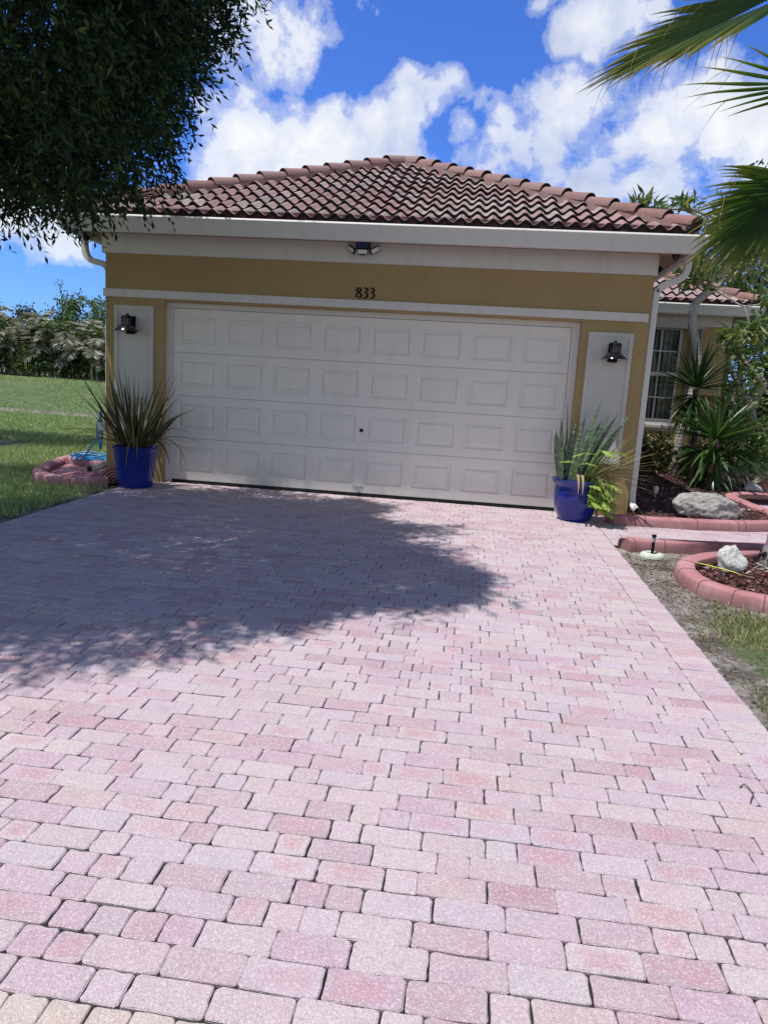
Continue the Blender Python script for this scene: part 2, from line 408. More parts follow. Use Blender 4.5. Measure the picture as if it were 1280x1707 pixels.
def mk(name, V, F, mats, parent=None, smooth=False, mi=None):
    me = bpy.data.meshes.new(name)
    off = np.array(wloc(parent), dtype=np.float32) if parent is not None else np.zeros(3, dtype=np.float32)
    V = V - off
    if isinstance(F, np.ndarray):
        nf, k = F.shape
        me.vertices.add(len(V)); me.vertices.foreach_set('co', V.astype(np.float32).ravel())
        me.loops.add(nf*k); me.loops.foreach_set('vertex_index', F.astype(np.int32).ravel())
        me.polygons.add(nf); me.polygons.foreach_set('loop_start', np.arange(0, nf*k, k, dtype=np.int32))
        me.update(calc_edges=True)
    else:
        me.from_pydata(V.tolist(), [], F)
    for m in mats: me.materials.append(m)
    if mi is not None and len(mats) > 1: me.polygons.foreach_set('material_index', np.array(mi, dtype=np.int32))
    if smooth:
        me.polygons.foreach_set('use_smooth', np.ones(len(me.polygons), dtype=bool))
        me.update(); me.set_sharp_from_angle(angle=math.radians(38))
    me.update()
    o = bpy.data.objects.new(name, me); COL.objects.link(o)
    if parent is not None: o.parent = parent
    return o
def smooth_path(pts, sub=6, closed=False):
    P = [Vector(p) for p in pts]; n = len(P); out = []
    for i in range(n if closed else n-1):
        g = lambda k: P[k % n] if closed else P[min(max(k,0),n-1)]
        p0, p1, p2, p3 = g(i-1), g(i), g(i+1), g(i+2)
        for j in range(sub):
            t = j/sub
            out.append(.5*((2*p1) + (p2-p0)*t + (2*p0-5*p1+4*p2-p3)*t*t + (3*p1-p0-3*p2+p3)*t**3))
    if not closed: out.append(P[-1])
    return out
def unit(a): return a / np.maximum(np.linalg.norm(a, axis=-1, keepdims=True), 1e-9)
def leaf_cards(name, C, D, Ln, W, mats, parent=None, fold=.25, mi=None, kind=None, R=rng):
    """many small pointed leaves: C base points, D directions, lengths, widths"""
    n = len(C); D = unit(D)
    r = R.normal(size=(n,3)); side = unit(np.cross(D, r)); nrm = np.cross(side, D)
    Ln = np.broadcast_to(Ln, n)[:,None]; W = np.broadcast_to(W, n)[:,None]
    V = np.empty((n,4,3))
    V[:,0] = C; V[:,1] = C + D*Ln*.5 + side*W*.5 + nrm*W*fold; V[:,2] = C + D*Ln - nrm*Ln*.06; V[:,3] = C + D*Ln*.5 - side*W*.5 + nrm*W*fold
    b = (np.arange(n)*4)[:,None]
    F = np.concatenate([b + np.array([0,1,2]), b + np.array([0,2,3])], 1).reshape(-1,3)
    o = mk(name, V.reshape(-1,3), F, mats, parent, False)
    return o
def strap(mb, base, az, el, length, w, droop, seg=7, mi=0, fold=.25, twist=0., wob=0., tipw=.03, att=False, wprof=None, roll=0.):
    """a long sword-like leaf that bends under its own weight"""
    p = Vector(base); vs = []; at = []
    d = Vector((math.cos(az)*math.cos(el), math.sin(az)*math.cos(el), math.sin(el)))
    for i in range(seg+1):
        t = i/seg
        s = d.cross(Vector((0,0,1)))
        if s.length < .05: s = Vector((-math.sin(az), math.cos(az), 0))
        s.normalize(); nrm = s.cross(d).normalized()
        a = roll + twist*t; s2 = s*math.cos(a) + nrm*math.sin(a); n2 = nrm*math.cos(a) - s*math.sin(a)
        ww = w*(wprof(t) if wprof else (min(1, .55+1.6*t) * (1 if t < .45 else max(tipw, 1-((t-.45)/.55)**1.6))))
        vs += [p - s2*ww*.5 + n2*ww*fold, p, p + s2*ww*.5 + n2*ww*fold]; at += [t]*3
        p = p + d*(length/seg)
        d = (d + Vector((random.uniform(-wob,wob), random.uniform(-wob,wob), -droop/seg*(.4+1.4*t)))).normalized()
    fs = []
    for i in range(seg):
        for k in (0,1): fs.append((3*i+k, 3*i+k+1, 3*i+k+4, 3*i+k+3))
    mb.add(vs, fs, mi, at)

# ------------------------------------------------------------------ camera (solved from the garage door)
cam_d = bpy.data.cameras.new('camera'); cam = bpy.data.objects.new('camera', cam_d); COL.objects.link(cam)
F_, YAW, PIT, ROL = 1220.0, -0.10967, -0.16799, 0.06038
CP = Vector((3.7727, -8.8299, 1.2851))
fw = Vector((math.sin(YAW)*math.cos(PIT), math.cos(YAW)*math.cos(PIT), math.sin(PIT)))
r0 = Vector((math.cos(YAW), -math.sin(YAW), 0)); u0 = r0.cross(fw)
rr = r0*math.cos(ROL) + u0*math.sin(ROL); uu = -r0*math.sin(ROL) + u0*math.cos(ROL)
mw = Matrix(((rr.x, uu.x, -fw.x, CP.x), (rr.y, uu.y, -fw.y, CP.y), (rr.z, uu.z, -fw.z, CP.z), (0,0,0,1)))
cam.matrix_world = mw
cam_d.sensor_fit = 'VERTICAL'; cam_d.sensor_height = 36; cam_d.lens = 36*F_/1707
cam_d.clip_start = .05; cam_d.clip_end = 3000
S.camera = cam

# ------------------------------------------------------------------ sky and sun
SUN = Vector((-.30, -.185, 1)).normalized()
sd = bpy.data.lights.new('sun', 'SUN'); sd.energy = 4.6; sd.angle = math.radians(.53); sd.color = (1, .955, .90)
so = bpy.data.objects.new('sun', sd); COL.objects.link(so); so.location = (-10, -5, 30)
so.rotation_euler = SUN.to_track_quat('Z', 'Y').to_euler()
w = bpy.data.worlds.new('World'); S.world = w; w.use_nodes = True
nt = w.node_tree
for n in list(nt.nodes): nt.nodes.remove(n)
out = nt.nodes.new('ShaderNodeOutputWorld'); bg = nt.nodes.new('ShaderNodeBackground'); L(nt, bg.outputs[0], out.inputs[0])
sky = nt.nodes.new('ShaderNodeTexSky'); sky.sky_type = 'NISHITA'; sky.sun_disc = False
sky.sun_elevation = math.asin(SUN.z); sky.sun_rotation = math.atan2(SUN.x, SUN.y) % (2*PI)
sky.air_density = 1.0; sky.dust_density = .3; sky.ozone_density = 3.0
tc = nt.nodes.new('ShaderNodeTexCoord'); nrmz = nt.nodes.new('ShaderNodeVectorMath'); nrmz.operation = 'NORMALIZE'
L(nt, tc.outputs['Generated'], nrmz.inputs[0]); DV = nrmz.outputs[0]
def az_el(a, e): return Vector((math.sin(a)*math.cos(e), math.cos(a)*math.cos(e), math.sin(e)))
# cumulus masses (the last one added out of view for ambient light): compass bearing (deg from +Y towards +X), elevation, angular radius (deg), weight
CLOUDS = [(-17.2,23.2,4.5,1),(-19.7,23.6,3.3,1),(-15.7,21.4,2.6,0.9),(-14.7,23.2,2.8,0.8),(-18.3,16.7,2.8,0.9),(-15.3,17.4,2.8,1),(-11.5,17.9,2.6,1),(-8.8,17,2.8,1),(-20.3,15.3,2.8,0.9),(-13.1,15.5,4,1.1),(-7.4,16.5,2.8,1),(-5.7,19.9,2,0.95),(-3.5,19.3,2.1,0.9),(-5.8,18.4,2.3,0.8),(0.8,17.9,2.1,1),(2.4,18.4,1.6,0.9),(3.9,16.6,3.3,1.1),(6.7,17.5,2.8,1.05),(10.1,16.6,4,1.1),(12.5,19.3,2.6,0.9),(14.7,17.1,4.5,1.1),(18.1,16.6,4.5,1.1),(-0.8,16,2.3,1),(7.8,14.8,4,1.1),(13.9,14.6,4.5,1.1),(6.8,23.8,2.9,0.9),(5.3,22.4,2.3,0.8),(9.1,24.2,2.3,0.9),(7.5,21.4,1.8,0.7),(2.1,25.3,1.3,0.7),(-8.5,25,1.7,0.7),(1.1,21.9,0.9,0.55),(-31.7,9.4,2.4,0.9),(-30.5,7.6,1.2,0.75),(-29.3,7.8,1.2,0.75),(-33.7,7.7,1.4,0.75),(-33.9,9.9,3.3,0.9),(70,22,12,.9)]
acc = None
warp = N(nt, 'ShaderNodeTexNoise'); warp.inputs['Scale'].default_value = 6.5; warp.inputs['Detail'].default_value = 6; L(nt, DV, warp.inputs['Vector'])
w1 = nt.nodes.new('ShaderNodeVectorMath'); w1.operation = 'MULTIPLY_ADD'; L(nt, warp.outputs['Color'], w1.inputs[0]); w1.inputs[1].default_value = (.20,.20,.20); w1.inputs[2].default_value = (-.10,-.10,-.10)
w2 = nt.nodes.new('ShaderNodeVectorMath'); w2.operation = 'ADD'; L(nt, DV, w2.inputs[0]); L(nt, w1.outputs[0], w2.inputs[1]); DW = w2.outputs[0]
wob = noise(nt, DV, 5.5, 12, .60, .25); wobf = noise(nt, DV, 19, 10, .65, .2); wob2 = noise(nt, DV, 2.2, 5, .6)
for a, e, rad, wt in CLOUDS:
    c = az_el(math.radians(a), math.radians(e))
    dn = nt.nodes.new('ShaderNodeVectorMath'); dn.operation = 'DISTANCE'; dn.inputs[1].default_value = c
    L(nt, DW, dn.inputs[0])
    mr = nt.nodes.new('ShaderNodeMapRange'); mr.inputs['From Min'].default_value = 0; mr.inputs['From Max'].default_value = math.radians(rad)*1.55
    mr.inputs['To Min'].default_value = wt; mr.inputs['To Max'].default_value = 0; L(nt, dn.outputs['Value'], mr.inputs['Value'])
    acc = mr.outputs[0] if acc is None else mth(nt, 'MAXIMUM', acc, mr.outputs[0])
# unseen broken cloud added behind the viewer to whiten the ambient light
sy = nt.nodes.new('ShaderNodeSeparateXYZ'); L(nt, DV, sy.inputs[0])
rest = ramp(nt, mth(nt, 'ADD', mth(nt, 'MULTIPLY', sy.outputs[1], .5), .5), [(.35, .22), (.60, 0)])
acc = mth(nt, 'MAXIMUM', acc, rest)
tb = mth(nt, 'ADD', mth(nt, 'MULTIPLY', mth(nt, 'SUBTRACT', wob, .5), 2.6), mth(nt, 'MULTIPLY', mth(nt, 'SUBTRACT', wobf, .5), 1.3))
dens = mth(nt, 'ADD', mth(nt, 'POWER', acc, .8), mth(nt, 'MULTIPLY', tb, mth(nt, 'ADD', mth(nt, 'MULTIPLY', acc, .7), .3)))
mask = ramp(nt, dens, [(.34, 0), (.47, .32), (.65, .84), (.95, 1)], 'EASE')
shade = noise(nt, DV, 8, 9, .62, .3)
sh2 = mth(nt, 'ADD', mth(nt, 'MULTIPLY', shade, .6), mth(nt, 'MULTIPLY', wob2, .5))
ccol = ramp(nt, sh2, [(.40, (6.2, 7.0, 9.3)), (.50, (8.4, 9.1, 10.8)), (.62, (11.4, 11.6, 12.0))])
# deep blue ahead; warm pale tint added behind the viewer to light the door
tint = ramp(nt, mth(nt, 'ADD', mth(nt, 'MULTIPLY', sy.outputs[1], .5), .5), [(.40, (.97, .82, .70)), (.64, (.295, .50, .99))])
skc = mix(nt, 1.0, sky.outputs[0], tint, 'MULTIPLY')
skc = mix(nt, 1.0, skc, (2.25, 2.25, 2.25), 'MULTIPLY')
# the vault overhead is darker than the band towards the horizon
skc = mix(nt, 1.0, skc, ramp(nt, sy.outputs[2], [(.50, (1, 1, 1)), (.78, (.52, .50, .48))]), 'MULTIPLY')
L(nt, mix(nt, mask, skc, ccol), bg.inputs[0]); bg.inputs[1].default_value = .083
S.view_settings.view_transform = 'Standard'; S.view_settings.look = 'None'; S.view_settings.exposure = 0; S.view_settings.gamma = 1
S.cycles.max_bounces = 6; S.cycles.transparent_max_bounces = 8

# ------------------------------------------------------------------ terrain
def zg(x, y):
    if y < 10: z = -.06 + .02*y
    else: z = .14
    if y > -12: pass
    else: z = -.30
    if x < -1.0:
        t = min(max((y - 11.0)/8.5, 0), 1); k = min(max((-1.0 - x)/4, 0), 1)
        crest = .78 - .012*max(0, x + 16)
        z += k*crest*(t*t*(3-2*t))
    return z
xs = np.unique(np.concatenate([np.linspace(-300,-30,10), np.linspace(-30,-6,25), np.linspace(-6,9,76), np.linspace(9,40,20), np.linspace(40,300,8)]))
ys = np.unique(np.concatenate([np.linspace(-200,-14,8), np.linspace(-12.5,-12,2), np.linspace(-11,6,86), np.linspace(6,30,49), np.linspace(30,400,12)]))
V = np.array([(x, y, zg(x, y) - .022) for y in ys for x in xs], dtype=np.float32)
nx, ny = len(xs), len(ys)
ii = np.arange(nx*ny).reshape(ny, nx)
F = np.stack([ii[:-1,:-1], ii[:-1,1:], ii[1:,1:], ii[1:,:-1]], -1).reshape(-1,4)
g = mk('ground', V, F, [M['ground']], None, True); tag(g, kind='structure')
def dirt(x, y):
    d = 0
    if 5.1 < x < 9 and -4.0 < y < -1.2: d = max(d, min(1, (y + 4.0)/.7))
    e = 5.24
    if e - .1 < x < e + .42 and y <= -3.2: d = max(d, 1 - (x - e)/.42*.75)
    if -.75 < x < -.2 and y < -.3: d = max(d, .62*(1-abs(x + .45)/.45))
    if -2.6 < x < -.6 and -1.0 < y < 2.6: d = max(d, .5)
    if y > 8.6 and y < 10.2 and x < -2: d = max(d, .60)
    if (x + 4.6)**2 + (y - 2.7)**2 < .35: d = 1
    return d
at = g.data.attributes.new('dirt', 'FLOAT', 'POINT')
at.data.foreach_set('value', np.array([dirt(x, y) for y in ys for x in xs], dtype=np.float32))
mb = MB(); mb.add([(-300,-24,-.27),(300,-24,-.27),(300,-13,-.27),(-300,-13,-.27)], [(0,1,2,3)])
tag(mb.build('road', M['asphalt']), kind='structure')

# ------------------------------------------------------------------ pavers
def pz(x, y): return -.06 + .02*min(y, 4)
def paver(mb, x0, y0, x1, y1, mi=0, gap=.0034):
    j = lambda s=.0018: random.uniform(-s, s)
    g2 = gap/2
    x0 += g2 + j(); x1 -= g2 + j(); y0 += g2 + j(); y1 -= g2 + j()
    r = random.uniform(.007, .014); bv = random.uniform(.0025, .0045)
    cx, cy = (x0+x1)/2, (y0+y1)/2
    dz = random.uniform(-.0018, .0018); tx, ty = random.uniform(-.012,.012), random.uniform(-.016,.016)
    ring = []
    for sx, sy, a0 in ((1,1,0),(-1,1,90),(-1,-1,180),(1,-1,270)):
        px, py = (x1 if sx > 0 else x0) - sx*r, (y1 if sy > 0 else y0) - sy*r
        for a in (0, 45, 90):
            t = math.radians(a0 + a); k = r + (j(.0022) if a == 45 else j(.0012))
            ring.append((px + k*math.cos(t), py + k*math.sin(t)))
    # a worn midpoint on each side
    full = []
    for i in range(12):
        full.append(ring[i])
        if i % 3 == 2:
            a, b = ring[i], ring[(i+1) % 12]
            for u in (.33, .66):
                full.append((a[0]+(b[0]-a[0])*u + j(.0028), a[1]+(b[1]-a[1])*u + j(.0028)))
    n = len(full); vs = []; core = random.random()**2.4
    h = lambda x, y: pz(x, y) + dz + (x-cx)*tx + (y-cy)*ty
    for (x, y) in full:
        d = math.hypot(x-cx, y-cy); k = 1 - bv*1.25/d
        X, Y = cx + (x-cx)*k, cy + (y-cy)*k; vs.append((X, Y, h(X, Y)))
    for (x, y) in full: vs.append((x, y, h(x, y) - bv))
    for (x, y) in full: vs.append((x, y, h(x, y) - .022))
    kx = .42*(x1-x0)/2; ky = .42*(y1-y0)/2; ox, oy = random.uniform(-.25,.25)*kx, random.uniform(-.25,.25)*ky
    for (x, y) in full:
        X, Y = cx + ox + (x-cx)*.45, cy + oy + (y-cy)*.45; vs.append((X, Y, h(X, Y)))
    fs = [tuple(range(3*n, 4*n))]
    for i in range(n):
        k = (i+1) % n; fs.append((i, k, 3*n+k, 3*n+i)); fs.append((n+i, n+k, k, i)); fs.append((2*n+i, 2*n+k, n+k, n+i))
    mb.add(vs, fs, mi, [0.0]*n + [-.5]*n + [-1.0]*n + [core]*n)
PH = .104; PL = .208
def field(mb, x0, x1, y0, y1, keep=None):
    y = y0; row = 0; prev = []
    while y < y1 - .01:
        x = x0 + 0.0
        first = True
        off = random.choice((.25, .5, .75, 1.0)); here = []
        while x < x1 - .004:
            if first and off < 1: l = PL*off
            else: l = PL/2 if random.random() < .30 else PL
            first = False
            xe = min(x + l, x1)
            if any(abs(xe - q) < .03 for q in prev):
                xe = min(x + (PL/2 if l > PL*.9 else l + PL/2), x1)
                if any(abs(xe - q) < .022 for q in prev): xe = min(xe + PL/4, x1)
            if x1 - xe < .05: xe = x1
            if keep is None or keep((x+xe)/2, y + PH/2): paver(mb, x, y, xe, min(y+PH, y1))
            x = xe; here.append(xe)
        y += PH; row += 1; prev = [q for q in here if q < x1 - .01]
XL0, XL1, XR0, XR1 = -.34, -.125, 5.035, 5.245
YF = -7.38
mb = MB()
field(mb, XL1, XR0, YF, .055)
y = YF
while y < .05:
    if y < 0 - .02: paver(mb, XL0, y, XL1, min(y+PH, .055))
    paver(mb, XR0, y, XR1, min(y+PH, .055)); y += PH
x = XL0
mb2 = MB()
while x < XR1 - .02:
    paver(mb2, x, YF-.212, min(x+PH, XR1), YF-.004, 1); x += PH
field(mb2, XL0-.8, XR1+.8, YF-2.9, YF-.216)
mb.v, mb.f, mb.mi, mb.att, m2 = mb.v, mb.f, mb.mi, mb.att, mb2
mb.add(m2.v, m2.f, 0, m2.att); mb.mi[-len(m2.f):] = m2.mi
tag(mb.build('driveway', [M['paver'], M['paver_edge']], None, False, 'core'), kind='structure')
mb = MB()
def sheet(mb, x0, x1, y0, y1, dz):
    mb.add([(x0,y0,pz(x0,y0)+dz),(x1,y0,pz(x1,y0)+dz),(x1,y1,pz(x1,y1)+dz),(x0,y1,pz(x0,y1)+dz)], [(0,1,2,3)])
sheet(mb, XL0+.004, XR1-.004, YF-.21, .2, -.0105); sheet(mb, XL0-.8, XR1+.8, YF-2.9, YF-.21, -.0105)
sheet(mb, XR1-.004, 12, -1.62, 2.9, -.0105)
tag(mb.build('driveway_bed', M['joint']), kind='structure')
mb = MB()
field(mb, XR1+.003, 11, -1.6, 2.85, lambda x, y: not (x < 7.3 and y > .1))
tag(mb.build('walkway', M['paver'], None, False, 'core'), kind='structure')

# ------------------------------------------------------------------ garden beds and curbs
CPROF = [(-.095,-.06),(-.09,.05),(-.08,.072),(-.06,.082),(.0,.088),(.045,.086),(.066,.078),(.08,.058),(.092,.0),(.096,-.06)]
def curb(name, path, label, group, closed=False, scale=1.0, joints=(), z0=0.0, lift=0.0):
    P = smooth_path([(x, y, 0) for x, y in path], 8, closed)
    P = [Vector((p.x + random.uniform(-.004,.004), p.y + random.uniform(-.004,.004), zg(p.x, p.y) + z0 + .012 + lift)) for p in P]
    c = P[len(P)//2]
    t = thing(name, (c.x, c.y, c.z), label, 'garden curb', group)
    # scored joints: sections butt with a narrow V groove
    m = MB(); n = len(P)
    cuts = sorted(int(j*n) for j in joints)
    prof = [(o*scale, z*scale) for o, z in CPROF]
    if closed:
        m.sweep(P, prof, closed=True)
    else:
        m.sweep(P, prof)
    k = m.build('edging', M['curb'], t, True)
    # grooves cut as thin dark recess bands with raised lips either side
    for c_ in cuts:
        i = min(max(c_, 1), n-2); tdir = (P[i+1]-P[i-1]); tdir.z = 0; tdir.normalize()
        gm = MB(); q = [P[i] - tdir*.004, P[i] + tdir*.004]
        gm.sweep(q, [(o*scale*1.012, z*scale*1.012 + (.002 if z > 0 else 0)) for o, z in CPROF])
        gm.build('groove', M['groove'], t)
    return t
G_CURB = 'pink poured concrete garden curbs'
curb('garden_curb', [(5.40,-.47),(5.62,-.43),(6.1,-.40),(6.6,-.32),(7.15,-.13),(7.48,.15),(7.56,.6),(7.5,1.3),(7.5,1.9),(7.75,2.3),(8.3,2.45),(9.3,2.6),(11,2.7)],
     'pink concrete curb bordering the bed with the big grey boulder, wrapping back behind the walkway', G_CURB, joints=(.10,.118,.21,.28,.295,.36,.42), scale=1.1)
curb('garden_curb', [(5.33,-1.72),(5.45,-1.66),(5.8,-1.60),(6.4,-1.5),(7.1,-1.32),(8.2,-1.1),(9.5,-.9)],
     'pink concrete curb running straight along the walkway behind the sprinkler', G_CURB, joints=(.12,.3,.45,.6), scale=.95)
ring = [(6.95,-1.74),(6.35,-1.87),(5.93,-2.13),(5.67,-2.5),(5.64,-2.95),(5.80,-3.26),(6.15,-3.43),(6.75,-3.52),(7.4,-3.4),(7.85,-2.8),(7.6,-2.05)]
curb('garden_curb', ring, 'rounded pink concrete curb ringing the palm tree bed with the white rock', G_CURB, closed=True, joints=(.27,.32,.40,.47,.52,.545), scale=.9)
curb('garden_curb', [(-.52,-.50),(-.82,-.66),(-1.2,-.60),(-1.5,-.32),(-1.72,.25),(-1.88,.9),(-1.95,1.7)],
     'pink concrete curb curving around the left corner of the garage', G_CURB, joints=(.2,.45,.7), scale=.98)
curb('garden_curb', [(-.84,.42),(-1.3,.62),(-1.75,.80)], 'short straight pink concrete curb under the coiled blue hose', G_CURB, scale=1.1, lift=.015)
# mulch beds
def poly_sheet(name, pts, dz, mat):
    c = np.mean(np.array(pts), 0); vs = [(c[0], c[1], zg(*c)+dz+.03)] + [(x, y, zg(x, y)+dz) for x, y in pts]
    n = len(pts); m = MB(); m.add(vs, [(0, 1+i, 1+(i+1) % n) for i in range(n)]); o = m.build(name, mat); tag(o, kind='structure'); return o
bedA = [(5.62,-.38),(6.1,-.36),(6.6,-.27),(7.1,-.09),(7.42,.17),(7.5,.6),(7.44,1.3),(7.44,1.9),(7.7,2.36),(8.3,2.52),(9.3,2.68),(11,2.78),(11,4.4),(8.2,5.4),(5.7,5.4),(5.7,.02)]
bedB = [(6.9,-1.8),(6.35,-1.93),(5.97,-2.18),(5.73,-2.52),(5.70,-2.93),(5.84,-3.20),(6.17,-3.36),(6.75,-3.45),(7.35,-3.33),(7.76,-2.78),(7.52,-2.1)]
m = MB()
poly_sheet('mulch_bed', bedA, .062, M['mulch_base']); poly_sheet('palm_bed', bedB, .01, M['mulch_base'])
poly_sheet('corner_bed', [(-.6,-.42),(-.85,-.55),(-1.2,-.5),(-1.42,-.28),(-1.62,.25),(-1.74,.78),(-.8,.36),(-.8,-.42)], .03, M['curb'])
def inpoly(P, poly):
    x, y = P[:,0], P[:,1]; ins = np.zeros(len(P), bool); n = len(poly); j = n-1
    for i in range(n):
        xi, yi = poly[i]; xj, yj = poly[j]
        c = ((yi > y) != (yj > y)) & (x < (xj-xi)*(y-yi)/(yj-yi+1e-12)+xi); ins ^= c; j = i
    return ins
def scatter(poly, n):
    a = np.array(poly); lo, hi = a.min(0), a.max(0)
    P = rng.uniform(lo, hi, (n*3, 2)); P = P[inpoly(P, poly)]; return P[:n]
def zgs(P): return np.array([zg(x, y) for x, y in P])
for poly, n, dz in ((bedA, 6500, .066), (bedB, 3600, .018)):
    P = scatter(poly, n); C = np.column_stack([P, zgs(P)+dz+rng.uniform(0,.035,len(P))])
    th = rng.uniform(0, 2*PI, len(P)); D = np.column_stack([np.cos(th), np.sin(th), rng.normal(0,.25,len(P))])
    o = leaf_cards('bark_mulch', C, D, rng.uniform(.03,.085,len(P)), rng.uniform(.012,.026,len(P)), [M['mulch']], None, .1)
    tag(o, 'reddish brown bark mulch chips covering the ' + ('long bed beside the garage' if poly is bedA else 'palm tree bed'), 'mulch', kind='stuff')
# grass blades
def grass(name, P, h0, h1, w, mat, label, lean=.55):
    n = len(P); C = np.column_stack([P, zgs(P)-.025]); th = rng.uniform(0, 2*PI, n)
    D = np.column_stack([np.cos(th)*lean, np.sin(th)*lean, np.full(n, 1.0)]) + rng.normal(0,.25,(n,3))
    o = leaf_cards(name, C, D, rng.uniform(h0,h1,n), w, [mat], None, .1)
    return tag(o, label, 'grass', kind='stuff')
P = np.column_stack([rng.uniform(-3.6,-.42,52000), rng.uniform(-3.0,3.4,52000)])
P = P[~inpoly(P, [(-.3,-.6),(-.85,-.8),(-1.3,-.72),(-1.65,-.32),(-1.85,.25),(-2.02,.9),(-2.1,3.5),(-.3,3.5)])]
P = P[~((P[:,0] > -.62) & (rng.random(len(P)) < .55))]
grass('lawn_grass', P, .05, .10, .008, M['grass'], 'short green lawn grass left of the driveway')
P = np.column_stack([rng.uniform(-11,-1.5,42000), 3.2 + 7*rng.random(42000)**1.2])
P = P[(P[:,1] < 8.7) | (rng.random(len(P)) < .25)]
Pm = np.column_stack([rng.uniform(-24,-7,45000), rng.uniform(10,20.5,45000)]); cl = np.sin(Pm[:,0]*1.3+Pm[:,1]*.9)+np.sin(Pm[:,1]*1.7-Pm[:,0]*.7)
grass('mound_grass', Pm[cl > rng.normal(-.6,.6,len(Pm))], .04, .08, .02, M['grass'], 'mown grass on the low mound below the hedge')
grass('far_grass', P, .05, .09, .014, M['grass'], 'green lawn grass on the way to the mound')
P = np.column_stack([rng.uniform(5.3,8.5,30000), rng.uniform(-7,-3.35,30000)])
P = P[~inpoly(P, [(5.5,-2.4),(5.5,-3.1),(5.75,-3.42),(6.15,-3.6),(6.75,-3.68),(8.5,-3.6),(8.5,-2)])]
cl = np.sin(P[:,0]*5.1+P[:,1]*2.3)+np.sin(P[:,1]*6.2-P[:,0]*3.1)+np.sin(P[:,0]*11+1)*.5
P = P[(cl + (P[:,0]-5.25)*3.2 - np.maximum(0, P[:,1]+3.95)*3 > rng.normal(.35,.5,len(P)))]
grass('verge_grass', P, .04, .09, .006, M['grass_dry'], 'patchy half dry grass at the right edge of the driveway', .8)
P = np.column_stack([rng.uniform(9.0,16,16000), rng.uniform(3.5,14,16000)])
grass('side_grass', P, .05, .10, .014, M['grass'], 'sunlit lawn behind the yuccas at the far right')
P = np.column_stack([5.26+np.abs(rng.normal(0,.3,1500)), rng.uniform(-6.5,-1.8,1500)])
C = np.column_stack([P, zgs(P)-.012]); th = rng.uniform(0,2*PI,len(P))
P2 = np.column_stack([rng.uniform(5.3,6.1,1200), rng.uniform(-3.9,-2.0,1200)]); P2 = P2[~inpoly(P2, [(a,b) for a,b in bedB])]
P = np.concatenate([P, P2]); C = np.column_stack([P, zgs(P)-.014]); th = rng.uniform(0,2*PI,len(P))
o = leaf_cards('leaf_litter', C, np.column_stack([np.cos(th),np.sin(th),rng.normal(.08,.15,len(P))]), rng.uniform(.012,.034,len(P)), rng.uniform(.004,.012,len(P)), [M['litter']], None, .2)
tag(o, 'dry leaf litter on the bare soil beside the driveway', 'leaf litter', kind='stuff')

# ------------------------------------------------------------------ house
WL, WR = -.79, 5.685
H = thing('house', (2.445, 0, 0), 'yellow stucco house with white garage door and pink barrel tile roof', 'house')
# garage walls: front with opening, sides
OL, OR, OT = -.05, 4.945, 2.165
m = MB()
m.box((WL,0,-.3),(OL,.2,2.96)); m.box((OR,0,-.3),(WR,.2,2.96)); m.box((OL,0,OT),(OR,.2,2.96))
m.box((WL,.2,-.3),(WL+.2,12,2.96)); m.box((WR-.2,.2,-.3),(WR,6,2.96))
m.build('garage_wall', M['stucco'], H)
m = MB(); m.box((OL-.01,.6,-.3),(OR+.01,.62,2.6)); m.build('garage_interior', M['dark_void'], H)
m = MB(); m.box((WL-.03,-.035,2.70),(WR+.0,-.002,2.965)); m.box((WL-.032,-.03,2.70),(WL-.002,8,2.965)); m.box((WR+.002,.0,2.70),(WR+.03,5.3,2.965))
m.build('frieze_board', M['white_paint'], H)
m = MB(); m.box((WL-.02,-.028,2.19),(WR-.02,-.002,2.282)); m.build('trim_band', M['white_paint'], H)
for x0, x1, z0, z1 in ((-.668,-.172,.57,2.09),(5.03,5.53,.56,2.055)):
    m = MB(); m.box((x0,-.022,z0),(x1,-.002,z1)); e = .045
    m.box((x0,-.034,z0),(x0+e,-.0225,z1)); m.box((x1-e,-.034,z0),(x1,-.0225,z1)); m.box((x0+e,-.034,z1-e),(x1-e,-.0225,z1)); m.box((x0+e,-.034,z0),(x1-e,-.0225,z0+e))
    m.build('accent_panel', M['white_stucco'], H)
